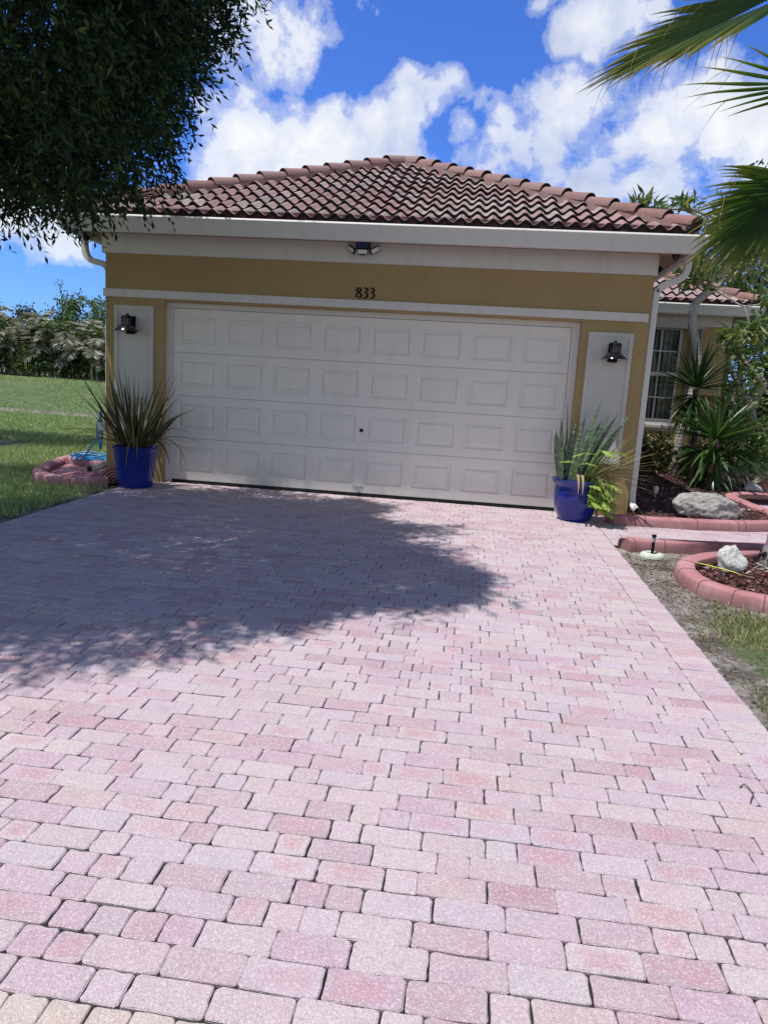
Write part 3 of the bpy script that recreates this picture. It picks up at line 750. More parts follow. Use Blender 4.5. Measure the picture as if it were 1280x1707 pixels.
# garage door
DX0, DX1, DZ0, DZ1, DY = .03, 4.85, -.024, 2.10, .125
m = MB()
def embossed(m, x0, x1, z0, z1, y, mi=0):
    """one stamped panel: bevel down, bevel up, raised field"""
    R = [(0,0),(.012,.019),(.026,.020),(.056,.002)]
    vs = []
    for ins, d in R:
        vs += [(x0+ins,y+d,z0+ins),(x1-ins,y+d,z0+ins),(x1-ins,y+d,z1-ins),(x0+ins,y+d,z1-ins)]
    fs = []
    for i in range(len(R)-1):
        for k in range(4):
            a, b = i*4+k, i*4+(k+1) % 4; fs.append((a, b, b+4, a+4))
    k = (len(R)-1)*4; fs.append((k,k+1,k+2,k+3)); m.add(vs, fs, mi)
SH = (DZ1-DZ0)/4
for s in range(4):
    z0, z1 = DZ0 + s*SH + (.003 if s else 0), DZ0 + (s+1)*SH - .003
    pitch = (DX1-DX0)/8
    for c in range(8):
        a, b = DX0 + c*pitch, DX0 + (c+1)*pitch
        px0, px1 = a + .068, b - .068; pz0, pz1 = z0 + .105, z1 - .105
        m.add([(a,DY,z0),(b,DY,z0),(b,DY,z1),(a,DY,z1),(px0,DY,pz0),(px1,DY,pz0),(px1,DY,pz1),(px0,DY,pz1)],
              [(0,1,5,4),(1,2,6,5),(2,3,7,6),(3,0,4,7)])
        embossed(m, px0, px1, pz0, pz1, DY)
    m.add([(DX0,DY,z1),(DX1,DY,z1),(DX1,DY+.02,z1+.004),(DX0,DY+.02,z1+.004)], [(0,1,2,3)])
    m.add([(DX0,DY,z0),(DX1,DY,z0),(DX1,DY+.02,z0-.004),(DX0,DY+.02,z0-.004)], [(3,2,1,0)])
m.box((DX0-.02,DY+.02,DZ0),(DX1+.02,DY+.045,DZ1+.03))
D = m.build('garage_door', M['door'], H); tag(D, 'white sectional garage door with embossed panels')
m = MB(); m.box((OL+.001,DY-.03,-.06),(DX0-.004,DY+.03,OT-.001)); m.box((DX1+.004,DY-.03,-.06),(OR-.001,DY+.03,OT-.001)); m.box((DX0-.004,DY-.03,DZ1+.004),(DX1+.004,DY+.03,OT-.001))
m.build('door_frame', M['white_paint'], D)
m = MB(); m.box((DX0,DY-.004,-.062),(DX1,DY+.03,DZ0-.002)); m.build('bottom_seal', M['rubber'], D)
m = MB()
m.tube([(2.447,DY-.014,.752),(2.447,DY+.004,.752)], .022, 20); m.tube([(2.447,DY-.02,.752),(2.447,DY-.012,.752)], .009, 12)
m.build('lock', M['black'], D)
m = MB(); m.box((2.375,DY-.006,.045),(2.505,DY-.0015,.062)); m.box((2.41,DY-.022,.04),(2.47,DY-.006,.05)); m.tube([(2.385,DY-.01,.054),(2.385,DY,.054)],.006,8); m.tube([(2.495,DY-.01,.054),(2.495,DY,.054)],.006,8)
m.build('lift_handle', M['chrome'], D)

# eaves: soffit, fascia, gutters
EX0, EX1, EY = -1.09, 6.0, -.31
m = MB(); zs = 2.925
m.add([(EX0,EY,zs),(EX1,EY,zs),(EX1,-.036,zs),(EX0,-.036,zs)], [(0,1,2,3)]); m.add([(EX0,-.036,zs),(WL-.033,-.036,zs),(WL-.033,9,zs),(EX0,9,zs)], [(0,1,2,3)])
m.add([(WR+.031,-.036,zs),(EX1,-.036,zs),(EX1,5.2,zs),(WR+.031,5.2,zs)], [(0,1,2,3)])
m.build('soffit', M['soffit'], H)
m = MB(); m.box((EX0,EY,2.90),(EX1,EY+.02,3.07)); m.box((EX0,EY+.02,2.90),(EX0+.02,9,3.07)); m.box((EX1-.02,EY+.02,2.90),(EX1,5.0,3.07))
m.build('fascia', M['white_paint'], H)
GP = [(.002,3.055),(.002,2.885),(.055,2.885),(.072,2.91),(.082,2.955),(.112,3.034),(.119,3.046),(.118,3.052),(.108,3.068),(.100,3.066),(.106,3.046),(.098,3.03),(.07,2.965),(.05,2.9),(.006,2.9),(.006,3.055)]
def gutter(path, name='gutter', parent=H):
    m = MB(); P = [Vector(p) for p in path]; n = len(P); vs = []; k = len(GP)
    for i in range(n):
        d1 = (P[i]-P[i-1]).normalized() if i else (P[1]-P[0]).normalized()
        d2 = (P[i+1]-P[i]).normalized() if i < n-1 else d1
        r1 = Vector((d1.y,-d1.x,0)); r2 = Vector((d2.y,-d2.x,0)); b = (r1+r2)/(1+r1.dot(r2))
        for o, z in GP: vs.append((P[i].x + b.x*o, P[i].y + b.y*o, z))
    fs = []
    for i in range(n-1):
        for j in range(k): fs.append((i*k+j, (i+1)*k+j, (i+1)*k+(j+1) % k, i*k+(j+1) % k))
    for i in (0, n-1):
        vs0 = len(vs); vs += [vs[i*k+j] for j in range(9)]; fs.append(tuple(range(vs0, vs0+9)))
    m.add(vs, fs); return m.build(name, M['gutter'], parent)
gutter([(EX0,9,0),(EX0,EY,0),(EX1,EY,0),(EX1,5.0,0)])
# roofs
def tile_field(m, org, U, Vv, width, depth, slope, zb, hipL, hipR, per=.1765, expo=.345, mi=0, mi_edge=1):
    """double-roman tiles in courses; each tile a separate island. hipL/hipR: 1 if that end is cut at 45 degrees"""
    sl = math.sqrt(1+slope*slope); run = expo/sl
    U = Vector(U); Vv = Vector(Vv); O = Vector(org); up = Vector((0,0,1)); nrm = (up - Vv*slope).normalized()
    tw = per*2; nc = int(depth/run)+1; q = 8
    for c in range(nc):
        v0 = c*run; v1 = min(v0 + run*1.12, depth + .02)
        if v0 > depth: break
        ua, ub = (v0 if hipL else 0), width - (v0 if hipR else 0)
        k0 = int(math.floor(ua/tw))-1
        for k in range(k0, int(ub/tw)+2):
            sh = per if c % 2 else 0
            t0, t1 = k*tw + sh, (k+1)*tw + sh
            if t1 < ua or t0 > ub: continue
            vs = []; jz = random.uniform(-.004,.004); ju = random.uniform(-.004,.004); jv = random.uniform(-.01,.01)
            rows = [(v0+jv, .043), (v0+jv+.006, .047), ((v0+v1)/2, .028), (v1, .006)]
            for ri, (v, lift) in enumerate(rows):
                a, b = (v if hipL else 0), width - (v if hipR else 0)
                for i in range(2*q+1):
                    u0 = t0 + .002 + (tw-.004)*i/(2*q) + ju
                    h = .027*math.cos(2*PI*u0/per)
                    u = min(max(u0, a), b)
                    p = O + U*u + Vv*v + up*(zb + slope*v) + nrm*(h + lift + jz)
                    vs.append(p)
            n = 2*q+1; fs = []; 
            fe = []
            for i in range(n-1):
                fe.append((i, i+1, n+i+1, n+i))
            for ri in (1,2):
                for i in range(n-1): fs.append((ri*n+i, ri*n+i+1, (ri+1)*n+i+1, (ri+1)*n+i))
            # front thickness
            base = len(vs)
            for i in range(n): vs.append(vs[i] - nrm*.040)
            for i in range(n-1): fe.append((base+i, base+i+1, i+1, i))
            m.add(vs, fs, mi); kk = len(m.v) - len(vs)
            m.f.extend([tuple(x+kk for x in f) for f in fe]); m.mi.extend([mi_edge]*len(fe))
def deck(m, pts): m.add(pts, [tuple(range(len(pts)))], 1)
def hip_caps(parent, a, b, name='hip_tiles', r=.104, n=None, down_first=True):
    a, b = Vector(a), Vector(b); d = (b-a); Ln = d.length; d.normalize(); s = d.cross(Vector((0,0,1))).normalized(); up = s.cross(d)
    n = n or int(Ln/.36); st = Ln/n; m = MB(); q = 10
    for i in range(n):
        j = random.uniform(-.006,.006); p0 = a + d*(i*st-.03) + s*j; p1 = a + d*((i+1)*st+.02) + s*j; vs = []
        fs = []; fe = []
        for (p, rad, lift) in ((p0, r*1.10, .03), (p1, r*.90, .0)):
            for k in range(q+1):
                t = PI*k/q; vs.append(p + s*math.cos(t)*rad + up*(math.sin(t)*rad*.95 + lift - .045))
        for k in range(q): fs.append((k, k+1, q+2+k, q+1+k))
        bs = len(vs)
        for k in range(q+1):
            t = PI*k/q; vs.append(p0 + s*math.cos(t)*(r*1.10-.025) + up*(math.sin(t)*(r*1.10-.025)*.95 + .03 - .045))
        for k in range(q): fe.append((bs+k, bs+k+1, k+1, k))
        m.add(vs, fs, 0); kk = len(m.v)-len(vs); m.f.extend([tuple(x+kk for x in f) for f in fe]); m.mi.extend([1]*len(fe))
    mo = MB(); e0, e1 = a + d*.02, b - d*.02; vs = []
    for p in (e0, e1): vs += [p - s*r*.98 - up*.02, p - s*r*1.1 - up*.16, p + s*r*1.1 - up*.16, p + s*r*.98 - up*.02]
    mo.add(vs, [(0,1,5,4),(2,3,7,6),(0,3,2,1),(4,5,6,7),(0,4,7,3)]); mo.build('hip_mortar', M['hip'], parent)
    return m.build(name, [M['hip'], M['tile_edge']], parent, True)
SLP = .455; ZB = 3.105; X0, X1, Y0 = -1.10, 6.01, -.33
HW = (X1-X0)/2
m = MB()
tile_field(m, (X0,Y0,0), (1,0,0), (0,1,0), X1-X0, HW, SLP, ZB, 1, 1)
tile_field(m, (X0,11,0), (0,-1,0), (1,0,0), 11-Y0, HW, SLP, ZB, 0, 1)
tile_field(m, (X1,Y0,0), (0,1,0), (-1,0,0), 8.5, HW, SLP, ZB, 1, 0)
z_ = lambda v: ZB + SLP*v - .035
deck(m, [(X0,Y0,z_(0)),(X1,Y0,z_(0)),((X0+X1)/2,Y0+HW,z_(HW))])
deck(m, [(X0,11,z_(0)),(X0,Y0,z_(0)),((X0+X1)/2,Y0+HW,z_(HW)),((X0+X1)/2,11,z_(HW))])
deck(m, [(X1,Y0,z_(0)),(X1,11,z_(0)),((X0+X1)/2,11,z_(HW)),((X0+X1)/2,Y0+HW,z_(HW))])
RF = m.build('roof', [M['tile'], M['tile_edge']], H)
apx = ((X0+X1)/2, Y0+HW, ZB+SLP*HW+.075)
hip_caps(RF, (X0+.04,Y0+.04,ZB+.09), apx); hip_caps(RF, (X1-.04,Y0+.04,ZB+.09), apx); hip_caps(RF, (apx[0],11,apx[2]), apx, 'ridge_tiles')
m = MB(); m.box((X0+.02,Y0+.02,3.02),(X1-.02,Y0+.05,ZB+.065)); m.box((X0+.02,Y0+.05,3.02),(X0+.05,10.9,ZB+.065)); m.box((X1-.05,Y0+.05,3.02),(X1-.02,5.0,ZB+.065))
m.build('eave_closure', M['birdstop'], RF)
x = X0 + .15
while x < X1:
    m = MB(); m.box((x-.008,Y0+.008,3.085),(x+.008,Y0+.021,3.105)); m.build('weep_hole', M['rubber'], RF); x += .353
# downspouts
def flat_tube(m, pts, w, d):
    P = [Vector(p) for p in pts]; vs = []; n = len(P)
    for i, p in enumerate(P):
        t = (P[min(i+1,n-1)]-P[max(i-1,0)]).normalized()
        a = Vector((0,1,0)) - t*t.y
        a = a.normalized() if a.length > .2 else Vector((1,0,0)); b = t.cross(a).normalized()
        for sx, sy in ((-1,-.7),(-.7,-1),(.7,-1),(1,-.7),(1,.7),(.7,1),(-.7,1),(-1,.7)): vs.append(p + b*sx*w/2 + a*sy*d/2)
    fs = []
    for i in range(n-1):
        for k in range(8): fs.append((i*8+k, i*8+(k+1)%8, i*8+8+(k+1)%8, i*8+8+k))
    m.add(vs, fs)
m = MB()
flat_tube(m, smooth_path([(-1.15,.175,2.89),(-1.15,.175,2.80),(-1.13,.175,2.70),(-1.06,.175,2.63),(-.93,.175,2.60),(-.855,.175,2.55),(-.835,.175,2.46),(-.835,.175,1.6),(-.835,.175,.7),(-.835,.175,.22),(-.85,.10,.11),(-.90,-.08,.07),(-.93,-.16,.06)], 4), .07, .09)
m.build('downspout', M['gutter'], H)
m = MB()
flat_tube(m, smooth_path([(6.05,.10,2.89),(6.05,.10,2.82),(6.03,.10,2.74),(5.95,.10,2.67),(5.82,.10,2.62),(5.76,.10,2.56),(5.74,.10,2.46),(5.74,.10,1.6),(5.74,.10,.6),(5.74,.10,.22),(5.745,.06,.10),(5.77,-.03,.05),(5.785,-.10,.035)], 4), .075, .09)
m.build('downspout', M['gutter'], H)
for c_ in ((5.7852,-.1015,.034),(-.9305,-.1625,.06)):
    m = MB(); m.obox(c_, (.029,.002,.035), Matrix.Rotation(0,3,'Z')); m.build('downspout_mouth', M['dark_void'], H)
# the wing set back on the right
WY, WX1 = 5.43, 8.27
wx0, wx1, wz0, wz1 = 6.16, 7.50, .96, 2.70
m = MB()
m.box((5.6,WY,-.3),(wx0,WY+.2,2.96)); m.box((wx1,WY,-.3),(WX1,WY+.2,2.96)); m.box((wx0,WY,-.3),(wx1,WY+.2,wz0)); m.box((wx0,WY,wz1),(wx1,WY+.2,2.96)); m.box((WX1-.2,WY+.2,-.3),(WX1,14,2.96))
m.build('wing_wall', M['stucco'], H)
m = MB(); m.box((5.72,WY-.03,2.72),(WX1+.03,WY-.002,2.965)); m.box((WX1+.002,WY,2.72),(WX1+.03,11,2.965)); m.box((5.72,WY-.025,.80),(WX1+.02,WY-.002,.90)); m.build('wing_trim', M['white_paint'], H)
WF = MB(); fy = WY + .09
def bar(x0, x1, z0, z1, d=.03): WF.box((x0,fy-d,z0),(x1,fy,z1))
bar(wx0,wx0+.055,wz0,wz1,.05); bar(wx1-.055,wx1,wz0,wz1,.05); bar(wx0+.055,wx1-.055,wz0,wz0+.06,.05); bar(wx0+.055,wx1-.055,wz1-.06,wz1,.05)
zm = (wz0+wz1)/2 + .01
bar(wx0+.055,wx1-.055,zm-.035,zm+.035,.045)
for k in (1,2,3): 
    xx = wx0+.055+(wx1-wx0-.11)*k/4; bar(xx-.011,xx+.011,wz0+.06,zm-.035,.015); bar(xx-.011,xx+.011,zm+.035,wz1-.06,.015)
for a, b in ((wz0+.06,zm-.035),(zm+.035,wz1-.06)):
    for k in range(4):
        xa = wx0+.055+(wx1-wx0-.11)*k/4+.011; xb = xa+(wx1-wx0-.11)/4-.022; zz = (a+b)/2
        bar(xa,xb,zz-.011,zz+.011,.0145)
WN = WF.build('window', M['winframe'], H)
m = MB(); m.add([(wx0+.05,fy+.004,wz0+.05),(wx1-.05,fy+.004,wz0+.05),(wx1-.05,fy+.004,wz1-.05),(wx0+.05,fy+.004,wz1-.05)], [(0,1,2,3)]); m.build('pane', M['glass'], WN)
m = MB(); m.box((wx0-.05,WY-.07,wz0-.06),(wx1+.05,WY+.06,wz0-.003)); m.build('sill', M['white_paint'], WN)
m = MB(); x = wx0
while x < wx1:
    a = random.uniform(.35,.6); m.obox((x+.05,fy+.16,(wz0+wz1)/2),(.042,.002,.85), Matrix.Rotation(a,3,'Z')); x += .088
m.build('vertical_blind', M['blind'], WN)
m = MB(); m.box((5.9,fy+.5,.3),(wx1+.3,fy+.52,2.9)); m.build('room_behind', M['dark_void'], WN)
m = MB()
m.box((5.75,WY-.13,2.66),(7.83,WY-.031,2.715)); m.box((5.75,WY-.13,wz0-.105),(7.83,WY-.071,wz0-.065))
for k in range(7):
    xx = 7.62+.028*k; m.obox((xx,WY-.095,(wz0+2.66)/2-.02),(.004,.05,(2.66-wz0)/2+.03), Matrix.Rotation(.28*(1 if k % 2 else -1),3,'Z'))
m.build('storm_shutter', M['shutter'], H)
def wing_roof(x0, x1, y0, depth, left=False):
    m = MB(); tile_field(m, (x0,y0,0), (1,0,0), (0,1,0), x1-x0, depth, SLP, ZB, 0, 1)
    tile_field(m, (x1,y0,0), (0,1,0), (-1,0,0), 6.0, min(depth, 3.0), SLP, ZB, 1, 0)
    deck(m, [(x0,y0,z_(0)),(x1,y0,z_(0)),(x1-depth,y0+depth,z_(depth)),(x0,y0+depth,z_(depth))])
    deck(m, [(x1,y0,z_(0)),(x1,y0+8,z_(0)),(x1-depth,y0+8,z_(depth)),(x1-depth,y0+depth,z_(depth))])
    r = m.build('wing_roof', [M['tile'], M['tile_edge']], H)
    hip_caps(r, (x1-.04,y0+.04,ZB+.09), (x1-depth,y0+depth,ZB+SLP*depth+.07))
    m = MB(); m.box((x0,y0+.02,3.02),(x1-.02,y0+.05,ZB+.065)); m.box((x1-.05,y0+.05,3.02),(x1-.02,y0+5,ZB+.065)); m.build('eave_closure', M['birdstop'], r)
wing_roof(5.95, 8.62, 5.10, 3.1)
gutter([(6.12,5.12,0),(8.60,5.12,0),(8.60,9.7,0)])
m = MB(); m.box((6.06,5.122,2.90),(8.598,5.14,3.07)); m.box((8.58,5.14,2.90),(8.598,10,3.07)); m.build('fascia', M['white_paint'], H)
m = MB(); m.add([(6.0,5.14,2.925),(8.58,5.14,2.925),(8.58,WY-.031,2.925),(6.0,WY-.031,2.925)], [(0,1,2,3)]); m.add([(8.302,WY-.031,2.925),(8.58,WY-.031,2.925),(8.58,10,2.925),(8.302,10,2.925)], [(0,1,2,3)]); m.build('soffit', M['soffit'], H)
m = MB(); m.box((8.2,10.5,-.3),(10.0,10.7,2.96)); m.box((9.8,10.7,-.3),(10.0,16,2.96)); m.build('rear_wall', M['stucco'], H)
m = MB(); m.box((8.28,10.47,2.72),(10.03,10.498,2.965)); m.build('rear_trim', M['white_paint'], H)
wing_roof(8.1, 10.36, 10.05, 2.6)
gutter([(8.62,10.07,0),(10.34,10.07,0),(10.34,15,0)])
m = MB(); m.box((8.62,10.072,2.90),(10.33,10.09,3.07)); m.box((8.62,10.09,2.915),(10.33,10.468,2.93)); m.build('fascia', M['white_paint'], H)

# ------------------------------------------------------------------ fittings on the facade
def wall_lamp(x, z, label):
    t = thing('wall_lamp', (x, -.036, z), label, 'wall lamp', 'black gooseneck barn lamps beside the garage door')
    y = -.036
    m = MB(); m.box((x-.055,y-.02,z-.10),(x+.055,y,z+.10)); m.box((x-.05,y-.05,z-.112),(x+.05,y-.02,z-.085)); m.build('backplate', M['black'], t)
    c = (x, y-.135, z)
    m = MB(); m.tube([(x,y-.02,z+.06),(x,y-.09,z+.06)], .022, 10); m.tube(smooth_path([(x,y-.05,z+.07),(x,y-.08,z+.11),(x,y-.12,z+.12),(x,y-.14,z+.10)],4), .008, 8); m.build('arm', M['black'], t)
    m = MB(); m.lathe(c, [(.0,.10),(.05,.098),(.062,.085),(.064,.06),(.0,.06)], 24); m.build('cap', M['black'], t, True)
    m = MB(); m.lathe(c, [(.052,.06),(.052,-.012)], 24); m.build('glass', M['wire_glass'], t, True)
    m = MB()
    for k in range(10):
        a = 2*PI*k/10; m.tube([(c[0]+.058*math.cos(a),c[1]+.058*math.sin(a),z+.06),(c[0]+.058*math.cos(a),c[1]+.058*math.sin(a),z-.012)], .0035, 5)
    for dz in (.04,.016): m.lathe(c, [(.056,dz-.003),(.061,dz-.003),(.061,dz+.003),(.056,dz+.003)], 24)
    m.build('wire_cage', M['black'], t)
    m = MB(); m.lathe(c, [(.055,-.008),(.066,-.012),(.10,-.038),(.132,-.068),(.142,-.082),(.140,-.086)], 32); m.build('shade', M['black_gloss'], t, True)
    m = MB(); m.lathe(c, [(.137,-.083),(.09,-.045),(.05,-.02),(.0,-.018)], 32); m.build('reflector', M['shade_inner'], t, True)
wall_lamp(-.44, 1.86, 'black gooseneck barn lamp on the white panel left of the garage door')
wall_lamp(5.315, 1.835, 'black gooseneck barn lamp on the white panel right of the garage door')

t = thing('flood_light', (2.385,-.04,2.9), 'solar flood light with three heads and blue panel above the door', 'flood light')
m = MB(); R_ = Matrix.Rotation(math.radians(-78),3,'X'); c = Vector((2.385,-.115,2.900)); m.obox(c, (.084,.058,.009), R_); m.build('panel_back', M['black'], t)
m = MB(); n_ = R_ @ Vector((0,0,1)); m.obox(c + (n_ if n_.y < 0 else -n_)*.0105, (.075,.049,.0015), R_); m.build('solar_panel', M['solar'], t)
m = MB(); m.box((2.34,-.10,2.80),(2.43,-.036,2.838)); m.tube([(2.385,-.06,2.836),(2.385,-.10,2.90)], .012, 8); m.build('bracket', M['black'], t)
for dx, ang, yy in ((-.135,.62,-.10),(0,0,-.125),(.135,-.62,-.10)):
    Rm = Matrix.Rotation(ang*1.0,3,'Y') @ Matrix.Rotation(-ang*.9,3,'Z') @ Matrix.Rotation(math.radians(28),3,'X'); cc = Vector((2.385+dx,yy,2.815+abs(dx)*.16))
    m = MB(); m.obox(cc, (.062,.012,.030), Rm); h = m.build('lamp_head', M['black'], t)
    m = MB(); m.obox(cc + Rm @ Vector((0,-.013,0)), (.054,.0015,.022), Rm); m.build('lens', M['shade_inner'], h)
m = MB()
for dx in (-.02,.0,.02): m.lathe((2.385+dx,-.115,2.777),[(.0,-.006),(.006,-.004),(.008,.004),(.0,.008)],10)
m.build('motion_sensor', M['black'], t)
# house number 833 in old-style strokes
t = thing('house_number', (2.43,-.004,2.34), 'black metal house number 833 centred above the garage door', 'house number')
def stroke(m, pts, y, wfun, th=.010):
    P = [Vector((p[0], 0, p[1])) for p in pts]; P = smooth_path(P, 6); n = len(P); vs = []
    for i, p in enumerate(P):
        d = (P[min(i+1,n-1)]-P[max(i-1,0)]).normalized(); s = Vector((d.z,0,-d.x))
        w_ = wfun(d)
        for yy in (y-th, y):
            vs.append(p + s*w_/2 + Vector((0,yy,0))); vs.append(p - s*w_/2 + Vector((0,yy,0)))
    fs = []
    for i in range(n-1):
        a, b = i*4, i*4+4
        fs += [(a,b,b+1,a+1),(a+2,a+3,b+3,b+2),(a,a+2,b+2,b),(a+1,b+1,b+3,a+3)]
    fs += [(0,1,3,2),((n-1)*4+2,(n-1)*4+3,(n-1)*4+1,(n-1)*4)]
    m.add(vs, fs)
wf = lambda d: .009 + .012*abs(d.z)**1.5
def digit(ch, x, z, h):
    m = MB(); k = h
    if ch == '8':
        pts = [(.24,.98),(.06,.86),(.10,.66),(.30,.52),(.47,.36),(.46,.12),(.26,.0),(.05,.10),(.04,.32),(.20,.50),(.38,.66),(.43,.84),(.24,.98)]
    else:
        pts = [(.06,.94),(.24,.99),(.42,.90),(.42,.72),(.30,.58),(.20,.54),(.34,.50),(.46,.34),(.42,.12),(.24,-.02),(.02,-.04)]
    stroke(m, [(x+a*k*1.05, z+b*k) for a, b in pts], -.003, wf)
    m.build('digit', M['black'], t)
for i, ch in enumerate('833'): digit(ch, 2.318+.078*i, 2.312, .115)
# soffit cameras
def dome_cam(x, y, label):
    t = thing('security_camera', (x,y,2.924), label, 'security camera', 'black cameras under the eaves')
    m = MB(); m.lathe((x,y,2.924), [(.0,0),(.055,-.001),(.055,-.02),(.05,-.024)], 24); m.build('base', M['black'], t, True)
    m = MB(); m.lathe((x,y,2.90), [(.046,0),(.047,-.02),(.04,-.045),(.022,-.06),(.0,-.065)], 24); m.build('dome', M['black_gloss'], t, True)
dome_cam(5.845,-.20,'black dome camera under the right eave corner')
t = thing('security_camera', (-1.02,-.02,2.924), 'black camera under the left eave beside the downspout elbow', 'security camera', 'black cameras under the eaves')
m = MB(); m.tube([(-1.02,-.02,2.924),(-1.02,-.02,2.90)], .03, 12); m.build('base', M['black'], t)
m = MB(); m.lathe((-1.02,-.02,2.87), [(.0,.04),(.03,.03),(.045,0),(.03,-.03),(.0,-.042)], 18); m.build('dome', M['black'], t, True)
t = thing('spotlight', (5.73,.16,2.80), 'small black spotlight on the side wall under the right eave', 'spotlight')
m = MB(); m.tube([(5.70,.16,2.80),(5.75,.16,2.80)], .012, 8); m.build('bracket', M['black'], t)
m = MB(); m.tube([(5.75,.22,2.815),(5.75,.14,2.80),(5.75,.10,2.79)], [.02,.032,.036], 14); m.build('head', M['black'], t, True)

# ------------------------------------------------------------------ pots and their plants
def pot(c, prof, label):
    t = thing('plant_pot', c, label, 'plant pot', 'cobalt blue glazed pots')
    m = MB(); m.lathe(c, prof, 48); m.build('bowl', M['pot'], t, True)
    r = prof[-1][0]; zt = prof[-1][1]
    m = MB(); m.lathe(c, [(r+.01,zt-.0),(r*.6,zt+.012),(.0,zt+.02)], 32); m.build('potting_soil', M['soil'], t, True)
z0 = pz(0,-.45)
pot((-.185,-.46,z0), [(.0,.0),(.19,.0),(.20,.008),(.205,.02),(.21,.08),(.235,.28),(.25,.42),(.262,.455),(.275,.47),(.276,.487),(.262,.493),(.248,.485),(.240,.46),(.235,.435)], 'straight sided cobalt blue pot left of the garage door holding bronze flax')
pot((5.02,-.40,z0), [(.0,.0),(.165,.0),(.175,.006),(.20,.06),(.235,.16),(.248,.25),(.25,.33),(.242,.385),(.246,.40),(.272,.425),(.29,.452),(.288,.468),(.272,.47),(.246,.452),(.235,.43)], 'rounded cobalt blue pot with flared rim right of the garage door')
def leafy(name, loc, label, cat, group=None): return thing(name, loc, label, cat, group)
t = leafy('flax_plant', (-.185,-.46,.37), 'bronze green flax with arching sword leaves in the left pot', 'plant')
m = MB()
for i in range(120):
    a = random.uniform(0,2*PI); r = random.uniform(.0,.17); el = random.uniform(.85,1.52); ln = random.uniform(.5,1.12)
    if el < 1.0: ln *= .85
    strap(m, (-.185+r*math.cos(a), -.46+r*math.sin(a), .36), a, el, ln, random.uniform(.018,.032), random.uniform(.1,.75)*(1.55-el+.35), 8, fold=.22, roll=random.uniform(-1.5,1.5), twist=random.uniform(-.6,.6), wob=.02)
for a, el, ln, dr in ((3.6,.55,.85,1.3),(3.3,.5,.8,1.5),(3.9,.45,.75,1.4),(2.9,.5,.8,1.2),(-.25,.75,.9,2.0),(.1,.55,.85,1.9),(-.6,.55,.75,2.6),(-1.1,.7,.7,3.2),(-.1,.3,.7,1.2),(4.2,.5,.8,2.4),(5.0,.55,.75,3.3),(-.2,.6,.8,3.4),(3.45,.35,.8,1.7),(3.75,.4,.7,1.8)):
    strap(m, (-.185+.12*math.cos(a), -.46+.12*math.sin(a), .42), a, el, ln, .026, dr, 10, fold=.2, twist=random.uniform(-.5,.5))
m.build('leaves', M['leaf_flax'], t, True)
t = leafy('snake_plant', (4.96,-.42,.37), 'upright banded snake plant in the right pot', 'plant')
m = MB(); pw = lambda u: (.55+.9*u if u < .5 else max(.02, 1-((u-.5)/.5)**2.2))
for x, y, az, tilt, ln, w_ in ((4.86,-.42,PI,.05,.95,.062),(4.93,-.45,.0,.24,.98,.066),(4.83,-.46,PI,.08,.72,.05),(4.89,-.40,0,.05,.7,.055),(4.97,-.38,.3,.18,.62,.055),(4.80,-.43,PI,.16,.55,.045),(4.91,-.52,.2,.12,.8,.05),(4.97,-.47,.1,.36,.85,.06),(5.02,-.38,.0,.42,.88,.06),(5.0,-.34,.2,.30,.75,.055),(5.05,-.42,-.1,.5,.78,.06),(4.88,-.35,.9,.1,.66,.05),(5.06,-.36,.15,.55,.74,.05),(4.94,-.36,2.2,.06,.58,.05),(5.03,-.48,-.3,.45,.65,.055),(4.85,-.38,2.8,.22,.6,.045),(5.08,-.40,0.05,.48,.92,.05),(4.99,-.50,.0,.28,.72,.055)):
    strap(m, (x,y,.36), az, PI/2-tilt, ln, w_*1.15, .12, 9, fold=.18, twist=random.uniform(-.6,.6), wob=.01, wprof=pw, roll=PI/2+random.uniform(-.6,.6))
m.build('leaves', M['leaf_snake'], t, True)
t = leafy('flax_lily', (5.14,-.38,.37), 'thin grassy flax lily fanning out to the right from the right pot', 'plant')
m = MB()
for i in range(80):
    a = random.gauss(.0,.75); el = random.uniform(.1,1.0); strap(m, (5.12+random.uniform(-.05,.05), -.40+random.uniform(-.08,.08), .38), a, el, random.uniform(.4,.85), random.uniform(.009,.016), random.uniform(.2,.9), 8, fold=.2, twist=random.uniform(-.5,.5))
for a, el, ln in ((0.05,.42,.85),(-.05,.3,.82),(.1,.55,.8),(-.15,.12,.8),(-.1,-.05,.9),(.15,.62,.75),(-.3,.0,.7),(.02,.2,.75)): strap(m, (5.16,-.42,.42), a, el, ln, .014, .4, 9, fold=.2)
for a, el, ln, dr in ((PI-.1,.3,.25,1.5),(-1.2,.4,.5,2.5),(-.7,.2,.55,2.2)): strap(m, (4.85 if a > 2 else 5.1,-.50,.42), a, el, ln, .016, dr, 8)
m.build('leaves', M['leaf_thin'], t, True)
m = MB()
for x, dr in ((4.95,4.5),(5.0,5.2)): strap(m, (x,-.62,.44), -1.5, .5, .38, .028, dr, 9, fold=.3)
m.build('withered_leaf', M['leaf_dead'], t, True)
t = leafy('philodendron', (5.15,-.52,.37), 'lime green lobed philodendron spilling over the right pot', 'plant')
